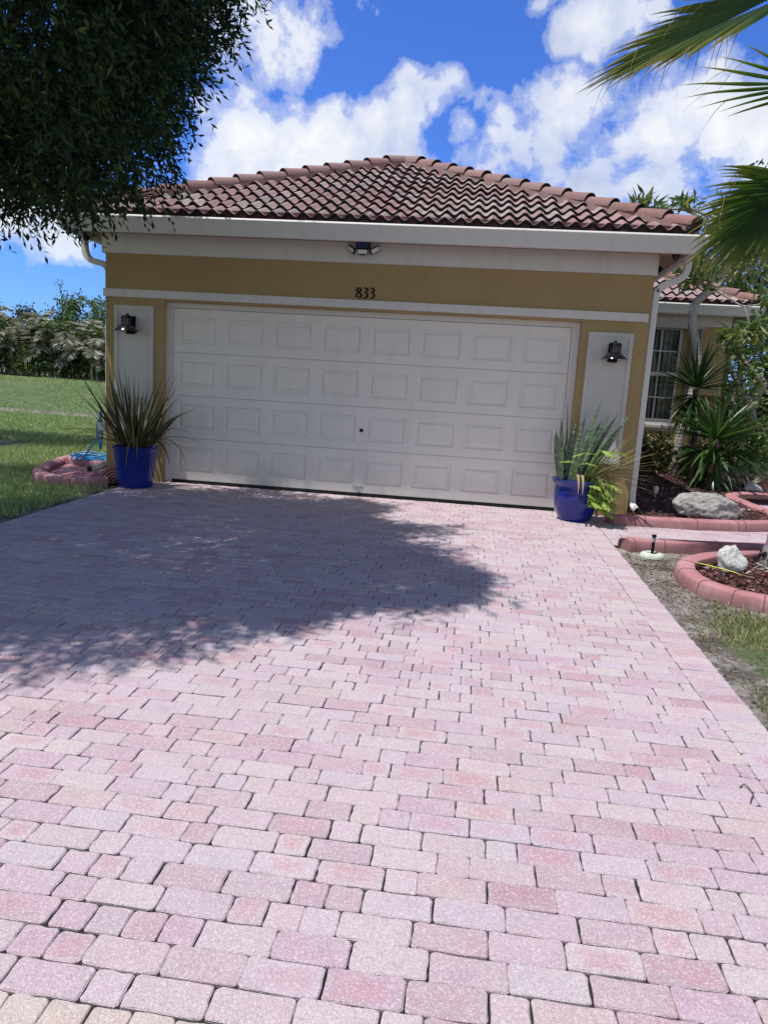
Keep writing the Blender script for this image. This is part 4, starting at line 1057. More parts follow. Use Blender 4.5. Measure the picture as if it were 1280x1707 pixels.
def lobed(m, base, az, el, ln, w_, nl=6, droop=.8):
    p = Vector(base); d = Vector((math.cos(az)*math.cos(el), math.sin(az)*math.cos(el), math.sin(el)))
    st = ln/nl
    for i in range(nl+1):
        s = d.cross(Vector((0,0,1))); s = s.normalized() if s.length > .05 else Vector((1,0,0)); n2 = s.cross(d)
        q = p + d*st
        m.add([p-s*.006,p+s*.006,q+s*.006,q-s*.006],[(0,1,2,3)])
        lw = w_*math.sin(PI*min(.97,(i+.7)/(nl+1)))**.7
        for sg in (-1,1):
            ang = .75 if i < nl-1 else .4
            ld = (s*sg*math.cos(ang) + d*math.sin(ang) - n2*.18 + Vector((random.uniform(-.15,.15),)*3)).normalized(); side = ld.cross(n2).normalized()*.34*st*1.5
            b0 = p + d*st*.2; tip = b0 + ld*lw
            m.add([b0 - side*.6, b0 + ld*lw*.55 - side + n2*.006, tip, b0 + ld*lw*.55 + side + n2*.006, b0 + side*.6],[(0,1,2),(0,2,4),(2,3,4)])
        p = q; d = (d + Vector((0,0,-droop/nl))).normalized()
    return p
def philo(m, ms, base, mid, az, el, ln, w_):
    pts = smooth_path([base, (Vector(base)+Vector(mid))/2 + Vector((0,0,.05)), mid], 5); ms.tube(pts, .006, 6); lobed(m, mid, az, el, ln, w_)
m = MB(); ms = MB()
philo(m, ms, (5.1,-.5,.37), (5.16,-.60,.70), 3.0, .2, .24, .11); philo(m, ms, (5.1,-.5,.37), (5.24,-.62,.73), .1, .25, .26, .11); philo(m, ms, (5.05,-.5,.37), (5.2,-.60,.75), -1.0, .1, .2, .10)
philo(m, ms, (4.95,-.5,.37), (4.94,-.66,.60), 3.0, .3, .17, .085); philo(m, ms, (4.95,-.5,.37), (4.99,-.67,.59), .1, .3, .17, .085)
for i in range(34):
    x = 5.08+random.uniform(0,.16); y = -.66+random.uniform(-.05,.08); z = .10+random.uniform(.02,.34)
    philo(m, ms, (5.17,-.55,.40), (x,y,z), random.uniform(-1.3,.4), random.uniform(-.35,.3), random.uniform(.18,.26), random.uniform(.075,.11))
m.build('leaves', M['leaf_lime'], t); ms.build('stems', M['leaf_lime'], t, True)

# ------------------------------------------------------------------ hose, splash block, sprinkler, rocks
t = thing('garden_hose', (-1.5,.95,-.03), 'bright blue garden hose coiled on the lawn edge and hanging at the left wall corner', 'garden hose')
m = MB(); pts = [(-.86,.02,.72),(-.90,-.02,.62),(-.90,-.03,.45),(-.98,.0,.34),(-1.15,.15,.20),(-1.35,.45,.10)]
for k in range(44):
    a = k*.55; r = .22+.05*math.sin(k*.9)+.03*math.sin(k*2.3); pts.append((-1.42+r*1.1*math.cos(a), .78+r*.85*math.sin(a), .055+.004*k*.5+.012*math.sin(k*1.7)))
m.tube(smooth_path(pts, 4), .011, 7); m.build('coil', M['hose'], t, True)
m = MB(); m.tube(smooth_path([(-.86,.04,.70),(-.87,.0,.78),(-.865,-.01,.62),(-.88,-.01,.40),(-.87,.0,.30),(-.86,.03,.5),(-.865,.02,.68)],5), .011, 7); m.build('hanging_loop', M['hose'], t, True)
t = thing('hose_hanger', (-.83,.03,.62), 'small white box on the left wall corner where the hose hangs', 'hose hanger')
m = MB(); m.box((-.895,-.03,.54),(-.795,.04,.63)); m.build('box', M['white_paint'], t); m = MB(); m.box((-.90,-.035,.631),(-.79,.04,.645)); m.build('lid', M['white_paint'], t)
t = thing('splash_block', (-.52,-.3,-.05), 'ribbed pink concrete splash block next to the left pot', 'splash block')
m = MB()
for k in range(5):
    r = .05+.038*k
    P = [(-.43 - r*math.cos(a), -.30 , -.06 + r*math.sin(a)) for a in [PI*i/10*.5 for i in range(11)]]
    prof = []
    vs = []; fs = []
    for i, p in enumerate(P):
        for yy, rr_ in ((-.10-.012*k,.0),(-.10-.012*k,.028),(.12,.028),(.12,.0)):
            a = PI*i/10*.5; vs.append((-.43-(r+rr_)*math.cos(a), -.32+yy, -.062+(r+rr_)*math.sin(a)*.95))
    for i in range(10):
        for j in range(4): fs.append((i*4+j,i*4+(j+1)%4,i*4+4+(j+1)%4,i*4+4+j))
    fs += [(0,1,2,3),(43,42,41,40)]
    m.add(vs, fs)
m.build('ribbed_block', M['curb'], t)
sx, sy = 5.535, -1.93; sz = zg(sx,sy)-.02
t = thing('sprinkler', (sx,sy,sz), 'black pop-up sprinkler standing in a pale concrete ring', 'sprinkler')
m = MB(); m.tube([(sx,sy,sz),(sx+.0,sy,sz+.20)], .014, 12); m.build('riser', M['black'], t, True)
m = MB(); m.tube([(sx,sy,sz+.145),(sx,sy,sz+.185)], .0165, 14); m.build('label_band', M['chrome'], t, True)
m = MB(); m.lathe((sx,sy,sz+.20), [(.015,-.012),(.02,-.01),(.021,.008),(.018,.014),(.0,.016)], 18); m.build('nozzle', M['black'], t, True)
t = thing('sprinkler_ring', (sx,sy,sz), 'pale green concrete ring around the black sprinkler', 'concrete ring')
m = MB(); m.lathe((sx,sy,sz), [(.038,.0),(.04,.03),(.05,.042),(.075,.046),(.095,.038),(.108,.02),(.11,.0)], 32); m.build('ring', M['donut'], t, True)
def boulder(name, c, dims, label, mat, seed, yaw=0, sub=5, amp=.16, chop=()):
    R2 = np.random.default_rng(seed)
    import bmesh
    bm = bmesh.new(); bmesh.ops.create_icosphere(bm, subdivisions=sub, radius=1)
    V = np.array([v.co[:] for v in bm.verts]); F = np.array([[v.index for v in f.verts] for f in bm.faces]); bm.free()
    D = unit(V); rad = np.ones(len(V))
    # planar chops give a broken block outline
    for k in range(11):
        n = unit(R2.normal(size=3)); h = R2.uniform(.62,.86); d = D@n; msk = d > 1e-3
        rad[msk] = np.minimum(rad[msk], h/d[msk])
    for n, h in chop:
        n = unit(np.array(n, float)); d = D@n; msk = d > 1e-3; rad[msk] = np.minimum(rad[msk], h/d[msk])
    P = D*rad[:,None]
    for f, a_ in ((3,amp*.35),(7,amp*.3),(15,amp*.22),(31,amp*.14)):
        for k in range(3):
            q = unit(R2.normal(size=3)); ph = R2.uniform(0,6.28); q2 = unit(R2.normal(size=3))
            P = P + D*(np.sin(P@q*f+ph)*np.sin(P@q2*f*1.3+ph*2))[:,None]*a_*.5
    P = P*np.array(dims); cy, sy_ = math.cos(yaw), math.sin(yaw)
    P = np.column_stack([P[:,0]*cy-P[:,1]*sy_, P[:,0]*sy_+P[:,1]*cy, P[:,2]]) + np.array(c)
    o = mk(name, P.astype(np.float32), F, [mat], None, False)
    return tag(o, label, 'rock')
boulder('boulder', (6.57,.0,.14), (.40,.20,.21), 'big grey limestone boulder lying in the bed by the walkway', M['rock_grey'], 3, .08, 5, .2, (((0,0,1),.74),((.9,0,.5),.86),((0,-1,.75),.72),((-.7,-.1,.75),.86)))
boulder('rock', (6.06,-2.45,-.01), (.14,.12,.175), 'upright white coral rock in the palm tree bed', M['rock_white'], 8, .3, 4, .2, (((1,0,.7),.66),((-.4,0,1),.86),((-.2,-1,.7),.62)))
boulder('rock', (8.1,2.85,.06), (.16,.14,.12), 'small white rock at the right edge behind the back curb', M['rock_white'], 5, .3, 4, .2)
boulder('rock', (7.55,3.0,.04), (.17,.10,.06), 'flat grey rock half hidden below the lower yucca', M['rock_grey'], 11, .1, 4, .2)
t = thing('fallen_frond', (5.95,-2.75,-.06), 'fallen yellow palm leaf segment lying across the mulch by the white rock', 'palm leaf')
m = MB(); strap(m, (5.76,-2.43,-.035), -1.07, .06, .58, .03, .05, 8, fold=.3, wprof=lambda u: max(.08, math.sin(PI*min(.98,u+.12))**.6)); m.build('blade', M['yellow_leaf'], t, True)
t = thing('garden_light', (6.32,1.35,-.03), 'small white solar spike light in the shaded bed', 'garden light')
m = MB(); m.tube([(6.32,1.35,-.05),(6.32,1.35,.10)], .009, 8); m.build('spike', M['chrome'], t)
m = MB(); m.lathe((6.32,1.35,.10), [(.0,.10),(.032,.085),(.035,.07),(.028,.02),(.024,.0),(.0,.0)], 16); m.build('lantern', M['shade_inner'], t, True)
t = thing('fallen_twig', (4.45,-5.6,-.16), 'thin curled dry twig on the pavers at the right edge', 'twig')
m = MB(); m.tube(smooth_path([(4.93,-6.02,pz(0,-6.02)+.006),(4.955,-6.0,pz(0,-6)+.008),(4.965,-6.06,pz(0,-6)+.006),(4.945,-6.10,pz(0,-6.1)+.01),(4.93,-6.13,pz(0,-6.1)+.006)],5), .0025, 5); m.build('stem', M['bark_brown'], t)

# ------------------------------------------------------------------ trees and shrubs
def rv(s=1): return Vector((random.gauss(0,s), random.gauss(0,s), random.gauss(0,s)))
def grow(mb, p, d, ln, r, depth, tips, spread=.6, up=.15, kink=.16, seg=4, nb=(2,3), shrink=.72, minr=.004):
    pts = [p]; rads = [r]
    for i in range(seg):
        d = (d + rv(kink) + Vector((0,0,up*.3))).normalized(); pts.append(pts[-1] + d*(ln/seg)); rads.append(max(minr, r*(1-.38*(i+1)/seg)))
    mb.tube(pts, rads, 7 if r > .03 else 5, 0, False)
    if depth == 0:
        tips.append((pts[-1], d)); tips.append((pts[-2], d)); return
    for k in range(random.randint(*nb)):
        dd = (d + rv(spread) + Vector((0,0,up))).normalized()
        grow(mb, pts[-1], dd, ln*shrink*random.uniform(.8,1.15), rads[-1]*.75, depth-1, tips, spread, up, kink, seg, nb, shrink, minr)
def rosettes(name, tips, per, ln, w, mat, parent, spread=.9, outer=.1, R=rng):
    """leaf sprays around branch ends"""
    P = np.array([t[0][:] for t in tips]); D = np.array([t[1][:] for t in tips])
    C = np.repeat(P, per, 0) + R.normal(size=(len(P)*per,3))*outer; DD = np.repeat(D, per, 0) + R.normal(size=(len(P)*per,3))*spread
    return leaf_cards(name, C, DD, R.uniform(ln*.6, ln*1.15, len(C)), R.uniform(w*.75, w*1.2, len(C)), [mat], parent, .2)

# --- the dark evergreen leaning in from the upper left
OC = np.array([-.10,-3.74,4.99]); ORX = np.array([1.98,2.60,2.66])
t = thing('shade_tree', (-1.25,-3.5,-.14), 'big dark green small-leaved tree hanging over the left of the driveway', 'tree')
m = MB(); tips = []
m.tube([(-1.25,-3.5,-.2),(-1.22,-3.5,.3),(-1.15,-3.48,1.2),(-1.0,-3.45,2.1)], [.24,.17,.15,.14], 14)
m.build('trunk', M['bark_oak'], t, True)
m = MB()
for k in range(9):
    a = 2*PI*k/9 + .3; e = random.uniform(.25,1.1)
    d = Vector((math.cos(a)*math.cos(e), math.sin(a)*math.cos(e), math.sin(e)))
    tgt = Vector(OC) + Vector((d.x*ORX[0], d.y*ORX[1], (d.z-.35)*ORX[2]))*.78
    p0 = Vector((-1.0,-3.45,2.0)); pts = [p0, p0.lerp(tgt,.35)+Vector((0,0,.35)), p0.lerp(tgt,.7)+Vector((0,0,.3)), tgt]
    pts = smooth_path(pts, 5); pts = [q + rv(.02) for q in pts]
    m.tube(pts, list(np.linspace(.075,.012,len(pts))), 7)
    for j in range(5, len(pts), 2):
        q = pts[j]; grow(m, q, (rv(.8)+Vector((0,0,-.1))).normalized(), .55, .012, 2, tips, .7, 0, .2, 3)
m.build('branches', M['bark_oak'], t, True)
def crown_twigs(n, R):
    u = unit(R.normal(size=(n,3))); rr_ = R.uniform(.30,1,n)**.38
    lump = .985 + .045*np.sin(u@np.array([5.1,2.2,3.3])+1) + .045*np.sin(u@np.array([-3.7,7.1,4.9])+2) + .04*np.sin(u@np.array([9.1,-6.2,8.3]))
    P = OC + u*ORX*(rr_*lump)[:,None]
    k = n//14; P[:k] = np.array([1.62,-4.45,5.5]) + u[:k]*np.array([.70,.7,.5])*rr_[:k,None]
    k2 = n//5; P[k:k2] = np.array([-3.0,-2.0,4.6]) + u[k:k2]*np.array([1.75,1.7,1.2])*rr_[k:k2,None]
    up_ = np.clip((P[:,2]-OC[2])/ORX[2], 0, 1); P[:,0] -= np.maximum(0, P[:,0]-OC[0])*.20*up_
    rag = .10*np.sin(P[:,0]*4.3+P[:,2]*2.1)+.10*np.sin(P[:,1]*5.1-P[:,0]*2.7+1)+.07*np.sin(P[:,1]*9.7+P[:,2]*4)
    P[k2:,1] += (rag*(rr_ > .8)*np.clip(P[:,2]-3.9,0,1.2))[k2:]*1.6; P[k2:,0] += (rag*(rr_ > .8)*np.clip(P[:,2]-3.9,0,1.2))[k2:]*1.2
    return P, u, rr_
P, u, rr_ = crown_twigs(30000, rng)
# flat-ish underside with hanging sprays, cut where the crown lifts off the roof
keep = (P[:,2] > 2.40 + .9*np.maximum(0, P[:,0]-.8) + .12*np.sin(P[:,0]*4) + .10*np.sin(P[:,1]*5+P[:,0]*3))
P, u, rr_ = P[keep], u[keep], rr_[keep]
Pf, uf, rf = crown_twigs(1100, rng); Pf = OC + (Pf-OC)*rng.uniform(1.0,1.10,len(Pf))[:,None]*(1/np.maximum(rf,.85))[:,None]*.98; hi = Pf[:,2] > 4.1
P = np.concatenate([P, Pf[hi]]); u = np.concatenate([u, uf[hi]]); rr_ = np.concatenate([rr_, rf[hi]])
n = len(P); per = 11
td = unit(u*.8 + rng.normal(size=(n,3))*.55 + np.array([0,0,-.25]))
tl = rng.uniform(.16,.36,n)
tt = np.tile(np.linspace(.05,1,per), n); C = np.repeat(P, per, 0) + np.repeat(td*tl[:,None], per, 0)*tt[:,None]
C[:,2] -= np.repeat(tl, per)*tt**2*.22
D = np.repeat(td, per, 0)*.75 + rng.normal(size=(n*per,3))*.55
leaf_cards('crown', C, D, rng.uniform(.05,.095,n*per), rng.uniform(.017,.028,n*per), [M['leaf_oak']], t, .15)
m = MB()
sel = np.where(rr_ > .9)[0][:1500]
V_ = []; F_2 = []
for k, i in enumerate(sel):
    a = P[i] - td[i]*.12; b = P[i] + td[i]*tl[i] - np.array([0,0,tl[i]*.2]); s_ = unit(np.cross(td[i], [0,0,1.0]))*.003
    V_ += [a-s_, a+s_, b+s_*.4, b-s_*.4]; F_2.append((4*k,4*k+1,4*k+2,4*k+3))
mk('twigs', np.array(V_, dtype=np.float32), F_2, [M['bark_oak']], t)

# --- a second street-side tree beyond the left edge (only its shade reaches the lawn)
t = thing('lawn_tree', (-5.9,2.4,-.02), 'small leafy tree on the left lawn whose shadow falls across the grass', 'tree')
m = MB(); tips = []; m.tube([(-5.9,2.4,-.05),(-5.85,2.4,1.2),(-5.8,2.35,2.6)], [.13,.1,.085], 10); m.build('trunk', M['bark_oak'], t, True)
m = MB()
for k in range(7): grow(m, Vector((-5.8,2.35,2.5)), (rv(.7)+Vector((0,0,.7))).normalized(), .9, .05, 2, tips, .6, .15)
m.build('branches', M['bark_oak'], t, True)
uu_ = unit(rng.normal(size=(2600,3))); PP = np.array([-6.1,2.5,4.6]) + uu_*np.array([2.3,1.25,1.5])*(rng.uniform(.2,1,2600)**.5)[:,None]
C = np.repeat(PP, 8, 0) + rng.normal(size=(2600*8,3))*.10
leaf_cards('crown', C, rng.normal(size=(len(C),3)), rng.uniform(.06,.11,len(C)), rng.uniform(.025,.045,len(C)), [M['leaf_dark']], t, .2)

# --- fan palm in the ring bed at the right edge
PB = Vector((6.68,-2.2,-.1)); HC = Vector((6.72,-2.25,3.95))
t = thing('fan_palm', PB, 'fan palm with a grey trunk and drooping split leaves at the right edge', 'palm tree')
m = MB(); pts = smooth_path([PB+Vector((0,0,-.1)), PB+Vector((0,0,.05)), PB+Vector((.0,0,.25)), PB+Vector((.0,0,.6)), PB+Vector((.03,-.02,1.6)), PB+Vector((.05,-.03,3.0)), HC], 5)
rad = [.33 if p.z < -.08 else (.285 - .14*(p.z+.05) if p.z < .5 else max(.15,.215-.03*p.z)) for p in pts]
rad = [r*(1+random.uniform(-.03,.03)) for r in rad]
m.tube(pts, rad, 22); m.build('trunk', M['bark_palm'], t, True)
for k in range(5):
    a = PI*.80 + k*.36; mz = .06 + .10*random.random(); q = PB + Vector((.285*math.cos(a), .285*math.sin(a), mz)); m = MB()
    m.obox(q, (.012,.035,.012), Matrix.Rotation(a,3,'Z') @ Matrix.Rotation(.5,3,'X')); m.build('root_scar', M['rubber'], t)
def fan_leaf(base, hast, costa_end, nrm, nseg, spread, seglen, w_, droop, seed, lab=None):
    random.seed(seed)
    fr = MB(); base, hast, ce = Vector(base), Vector(hast), Vector(costa_end)
    pet = MB(); pet.tube(smooth_path([base, base.lerp(hast,.5)+Vector((0,0,.06)), hast], 5), [.022]*6+[.018]*5, 8)
    ax = (ce-hast); cl = ax.length; ax.normalize(); nrm = Vector(nrm); nrm = (nrm - ax*nrm.dot(ax)).normalized(); sd_ = ax.cross(nrm)
    for i in range(nseg):
        f = -1 + 2*i/(nseg-1); ang = f*spread; cst = 1-abs(f)
        p = hast + ax*cl*cst**1.0 + sd_*f*.03
        d = (ax*math.cos(ang) + sd_*math.sin(ang) + nrm*(.22*abs(f)) ).normalized()
        L_ = seglen*(.72+.28*(1-abs(f)))*random.uniform(.9,1.08)
        sg = 10; vs = []; at_ = []; q = p.copy(); dd = d.copy()
        fold = .32; twist = random.uniform(-.5,.5); split = random.uniform(.62,.8)
        for j in range(sg+1):
            u_ = j/sg; s2 = dd.cross(nrm); s2 = s2.normalized() if s2.length > .05 else sd_; n2 = s2.cross(dd).normalized()
            a_ = twist*max(0,u_-.45)*2; s3 = s2*math.cos(a_)+n2*math.sin(a_); n3 = n2*math.cos(a_)-s2*math.sin(a_)
            ww = w_*(min(1,.35+1.9*u_) if u_ < .4 else max(.02,1-((u_-.4)/.6)**1.25))
            vs += [q - s3*ww*.5 - n3*ww*fold, q, q + s3*ww*.5 - n3*ww*fold]; at_ += [min(1,u_*.93+random.uniform(0,.06))]*3
            q = q + dd*(L_/sg); dd = (dd + Vector((0,0,-droop*u_*u_/sg*2.2)) + rv(.012)).normalized()
        fs = []
        for j in range(sg):
            for k in (0,1): fs.append((3*j+k,3*j+k+1,3*j+k+4,3*j+k+3))
        fr.add(vs, fs, 0, at_)
        if random.random() < .5:   # thread-like split tip
            q0 = Vector(vs[3*int(sg*.75)+1]); pp = [q0]; d0 = (dd + Vector((0,0,-.3)) + rv(.25)).normalized()
            for j in range(5): d0 = (d0 + Vector((0,0,-.16)) + rv(.08)).normalized(); pp.append(pp[-1] + d0*.06)
            vs = []; fs = []
            for j, qq in enumerate(pp): vs += [qq + Vector((.004*(1-j/6),0,0)), qq - Vector((.004*(1-j/6),0,0))]
            for j in range(5): fs.append((2*j,2*j+1,2*j+3,2*j+2))
            fr.add(vs, fs, 0, [.9]*len(vs))
    b = fr.build('frond', M['frond'], t, True, 'tip'); pet.build('petiole', M['leaf_lime'], t, True)
    return b
fan_leaf(HC, (5.92,-2.3,4.46), (5.36,-2.3,4.20), (.25,-.80,.60), 46, .42, 1.04, .058, .45, 101)
fan_leaf(HC, (6.20,-2.35,3.06), (5.98,-2.4,2.88), (.25,.80,.45), 48, .92, .86, .038, .75, 102)
fan_leaf(HC, (6.15,-2.55,3.72), (5.95,-2.6,3.70), (.25,.65,.6), 9, .46, .88, .030, .35, 112)
fan_leaf(HC, (6.5,-2.9,4.75), (6.4,-3.2,4.9), (.1,.5,.8), 26, 1.1, 1.0, .06, .5, 103)
fan_leaf(HC, (6.9,-1.8,4.9), (7.0,-1.5,5.0), (0,-.5,.8), 26, 1.1, 1.0, .06, .5, 104)
fan_leaf(HC, (7.3,-2.4,4.6), (7.6,-2.5,4.6), (-.3,0,.9), 26, 1.2, 1.0, .06, .6, 105)
fan_leaf(HC, (6.9,-2.9,4.3), (7.0,-3.2,4.1), (0,-.6,.7), 26, 1.2, 1.0, .06, .8, 106)
fan_leaf(HC, (6.45,-1.9,5.0), (6.3,-1.7,5.2), (-.3,-.4,.8), 26, 1.1, 1.0, .06, .5, 107)
random.seed(5)

# --- plumeria with the bent pale trunk
t = thing('plumeria_tree', (7.33,4.3,0), 'leaning plumeria with a bent pale grey trunk in front of the wing window', 'tree')
m = MB(); tr = [(7.30,4.3,-.05),(7.33,4.3,.45),(7.342,4.3,.737),(7.427,4.3,1.254),(7.507,4.3,1.862),(7.43,4.3,2.255),(7.312,4.3,2.642),(7.314,4.3,2.935),(7.42,4.3,3.085),(7.50,4.3,3.16)]
sp = smooth_path(tr, 5); m.tube(sp, list(np.linspace(.088,.06,len(sp))), 12)
ba = smooth_path([(7.50,4.3,3.14),(7.51,4.28,3.3),(7.486,4.27,3.6),(7.525,4.25,3.76),(7.70,4.22,3.95),(7.9,4.2,4.15)], 5); m.tube(ba, list(np.linspace(.055,.03,len(ba))), 10)
b1 = smooth_path([(7.486,4.27,3.58),(7.40,4.3,3.72),(7.38,4.32,3.9)], 4); m.tube(b1, list(np.linspace(.04,.022,len(b1))), 8)
bb = smooth_path([(7.5,4.3,3.15),(7.64,4.3,3.24),(7.763,4.3,3.53),(7.916,4.32,3.80),(8.15,4.35,4.1)], 5); m.tube(bb, list(np.linspace(.035,.02,len(bb))), 8)
bc = smooth_path([(7.62,4.3,3.2),(7.85,4.2,3.05),(8.05,4.15,2.95),(8.35,4.1,3.0)], 5); m.tube(bc, list(np.linspace(.02,.010,len(bc))), 6)
bd = smooth_path([(8.05,4.15,2.95),(8.12,4.1,2.75),(8.18,4.1,2.5),(8.05,4.1,2.3)], 5); m.tube(bd, list(np.linspace(.014,.008,len(bd))), 6)
be = smooth_path([(7.50,4.3,3.16),(7.35,4.25,3.3),(7.22,4.2,3.42)], 4); m.tube(be, list(np.linspace(.025,.015,len(be))), 6)
bf = smooth_path([(7.9,4.2,4.15),(7.6,4.3,4.3),(7.2,4.4,4.45),(6.97,4.4,4.55)], 5); m.tube(bf, list(np.linspace(.03,.018,len(bf))), 6)
bg_ = smooth_path([(7.2,4.4,4.45),(6.8,4.5,4.5),(6.40,4.5,4.5)], 5); m.tube(bg_, list(np.linspace(.02,.012,len(bg_))), 6)
m.build('trunk', M['bark_pale'], t, True)
tips = [(Vector(p), Vector(d).normalized()) for p, d in (((7.22,4.2,3.42),(-.3,-.1,1)),((7.15,4.15,3.35),(-.8,-.4,.4)),((7.30,4.2,3.35),(.2,-.5,.3)),((7.1,4.2,3.5),(-.5,0,.6)),((6.97,4.4,4.52),(0,0,1)),((6.40,4.5,4.5),(-.3,0,1)),((6.30,4.5,4.46),(.5,0,.7)),((7.9,4.2,4.15),(.3,0,1)),((7.38,4.32,3.9),(-.2,0,1)),((8.15,4.35,4.1),(.3,0,1)),((8.35,4.1,3.0),(.6,0,.4)),((8.05,4.1,2.3),(-.8,-.3,-.2)),((7.95,4.1,2.45),(-.9,0,.1)),((8.2,4.1,2.6),(.4,-.3,0)),((7.6,4.3,4.25),(0,0,1)))]
rosettes('leaves', tips, 36, .30, .066, M['leaf_plum'], t, .8, .08)

# --- yuccas
def yucca(name, c, R0, ln, w_, n, label, base, mat, seed, down=0):
    random.seed(seed)
    t = thing(name, base, label, 'yucca', 'yuccas in the bed beside the garage')
    m = MB(); m.tube(smooth_path([base, (base[0]*.6+c[0]*.4+.03, base[1]*.6+c[1]*.4, base[2]*.5+c[2]*.5), c], 6), .045, 10); m.build('stem', M['bark_brown'], t, True)
    m = MB()
    for i in range(n):
        a = random.uniform(0,2*PI); sn = random.uniform(-.75-down,1.0); el = math.asin(max(-.98,min(.98,sn)))
        p = Vector(c) + Vector((math.cos(a)*math.cos(el), math.sin(a)*math.cos(el), math.sin(el)*1.4))*R0 - Vector((0,0,.10 if sn < 0 else 0))
        strap(m, p, a, el, ln*random.uniform(.75,1.1), w_*random.uniform(.8,1.1), .28 + (.35 if sn < .2 else 0), 6, fold=.2, twist=random.uniform(-.3,.3), wob=.02)
    m.build('leaves', mat, t, True); return t
yucca('yucca', (7.45,2.75,.80), .05, .84, .060, 135, 'lower yucca with broad bright green sword leaves behind the boulder', (7.5,2.8,-.02), M['leaf_yucca'], 4, .15)
yucca('yucca', (7.25,3.4,1.56), .05, .74, .045, 150, 'taller dark green yucca in front of the wing window', (7.32,3.4,.0), M['leaf_yucca2'], 9, .2)
yucca('yucca', (7.36,2.6,.45), .04, .55, .055, 26, 'small yucca offset at the foot of the lower yucca', (7.36,2.6,-.02), M['leaf_yucca'], 13, .1)
t = thing('agave', (8.25,3.4,.0), 'small spiky dark rosette plant near the right edge of the bed', 'plant'); m = MB()
for i in range(22): strap(m, (8.25,3.4,.03), random.uniform(0,2*PI), random.uniform(.3,1.2), random.uniform(.25,.4), .022, .3, 6)
m.build('leaves', M['leaf_yucca2'], t, True)
# --- low shrubs below the window
def shrub(name, c, dims, nt_, ln, w_, mat, label, cat='shrub', group=None, per=12, br=M['bark_brown'], seed=1, stems=5):
    random.seed(seed); R2 = np.random.default_rng(seed)
    t = thing(name, c, label, cat, group); m = MB()
    base = Vector(c); tips = []
    uq = unit(R2.normal(size=(nt_,3))); uq[:,2] = np.abs(uq[:,2])*1.0 - .15
    lump = 1 + .22*np.sin(uq@np.array([4.1,3.2,2.3])+seed) + .15*np.sin(uq@np.array([-6.7,5.1,7.9])+seed*2)
    PP = np.array(c) + np.array([0,0,dims[2]*.35]) + uq*np.array([dims[0],dims[1],dims[2]*.65])*(R2.uniform(.3,1,nt_)**.5*lump)[:,None]
    PP[:,2] = np.maximum(PP[:,2], c[2]+.03)
    for k in range(stems):
        q = PP[R2.integers(nt_)]; mid = base.lerp(Vector(q), .5) + rv(.05)*dims[0]; m.tube(smooth_path([base, mid, Vector(q)], 4), list(np.linspace(.02*dims[2]+.008, .006, 9)), 6)
    m.build('stems', br, t, True)
    C = np.repeat(PP, per, 0) + R2.normal(size=(nt_*per,3))*ln*.6; D = np.repeat(uq, per, 0)*.7 + R2.normal(size=(nt_*per,3))*.8
    leaf_cards('foliage', C, D, R2.uniform(ln*.6,ln*1.1,len(C)), R2.uniform(w_*.7,w_*1.1,len(C)), [mat], t, .2, R=R2)
    return t
G_S = 'low croton shrubs under the wing window'
shrub('croton', (6.45,4.6,.0), (.55,.45,.75), 160, .12, .04, M['leaf_bush'], 'dim croton shrub under the left of the wing window', 'shrub', G_S, 10, seed=2)
shrub('croton', (7.15,4.55,.0), (.45,.4,.85), 150, .12, .04, M['leaf_bush'], 'dim croton shrub at the plumeria trunk foot', 'shrub', G_S, 10, seed=3)
shrub('croton', (7.75,4.4,.0), (.42,.4,.7), 120, .13, .045, M['leaf_bush'], 'yellowish croton shrub right of the plumeria trunk', 'shrub', G_S, 10, seed=5)
# --- trees on the right
def tree(name, base, h, crown, ntip, per, ln, w_, mat, brk, label, seed, cat='tree', group=None, r=.11, depth=3, lean=(0,0), first=None, spread=.55):
    random.seed(seed); R2 = np.random.default_rng(seed)
    t = thing(name, base, label, cat, group); m = MB(); tips = []
    B_ = Vector(base); top = B_ + Vector((lean[0], lean[1], h*.42))
    pts = smooth_path([B_, B_.lerp(top,.5)+rv(.05), top], 5); m.tube(pts, list(np.linspace(r, r*.72, len(pts))), 10)
    for k in range(first or 4): grow(m, top, (rv(.55)+Vector((0,0,.55))).normalized(), h*.24, r*.55, depth-1, tips, spread, .12)
    m.build('trunk', brk, t, True)
    P = np.array([q[0][:] for q in tips])
    c = np.array(base) + np.array([lean[0],lean[1],h-crown[2]])
    uq = unit(R2.normal(size=(ntip,3))); lump = 1 + .25*np.sin(uq@np.array([3.9,2.7,3.1])+seed) + .2*np.sin(uq@np.array([-6.1,5.4,7.7])+seed*3) + .1*np.sin(uq@np.array([11,9,-13.])+seed)
    Q = c + uq*np.array(crown)*(R2.uniform(.25,1,ntip)**.5*lump)[:,None]
    Q = np.concatenate([Q, P]); C = np.repeat(Q, per, 0) + R2.normal(size=(len(Q)*per,3))*ln*.55
    D = R2.normal(size=(len(C),3)) + np.array([0,0,.15])
    leaf_cards('crown', C, D, R2.uniform(ln*.6,ln*1.1,len(C)), R2.uniform(w_*.7,w_*1.1,len(C)), [mat], t, .2, R=R2)
    return t
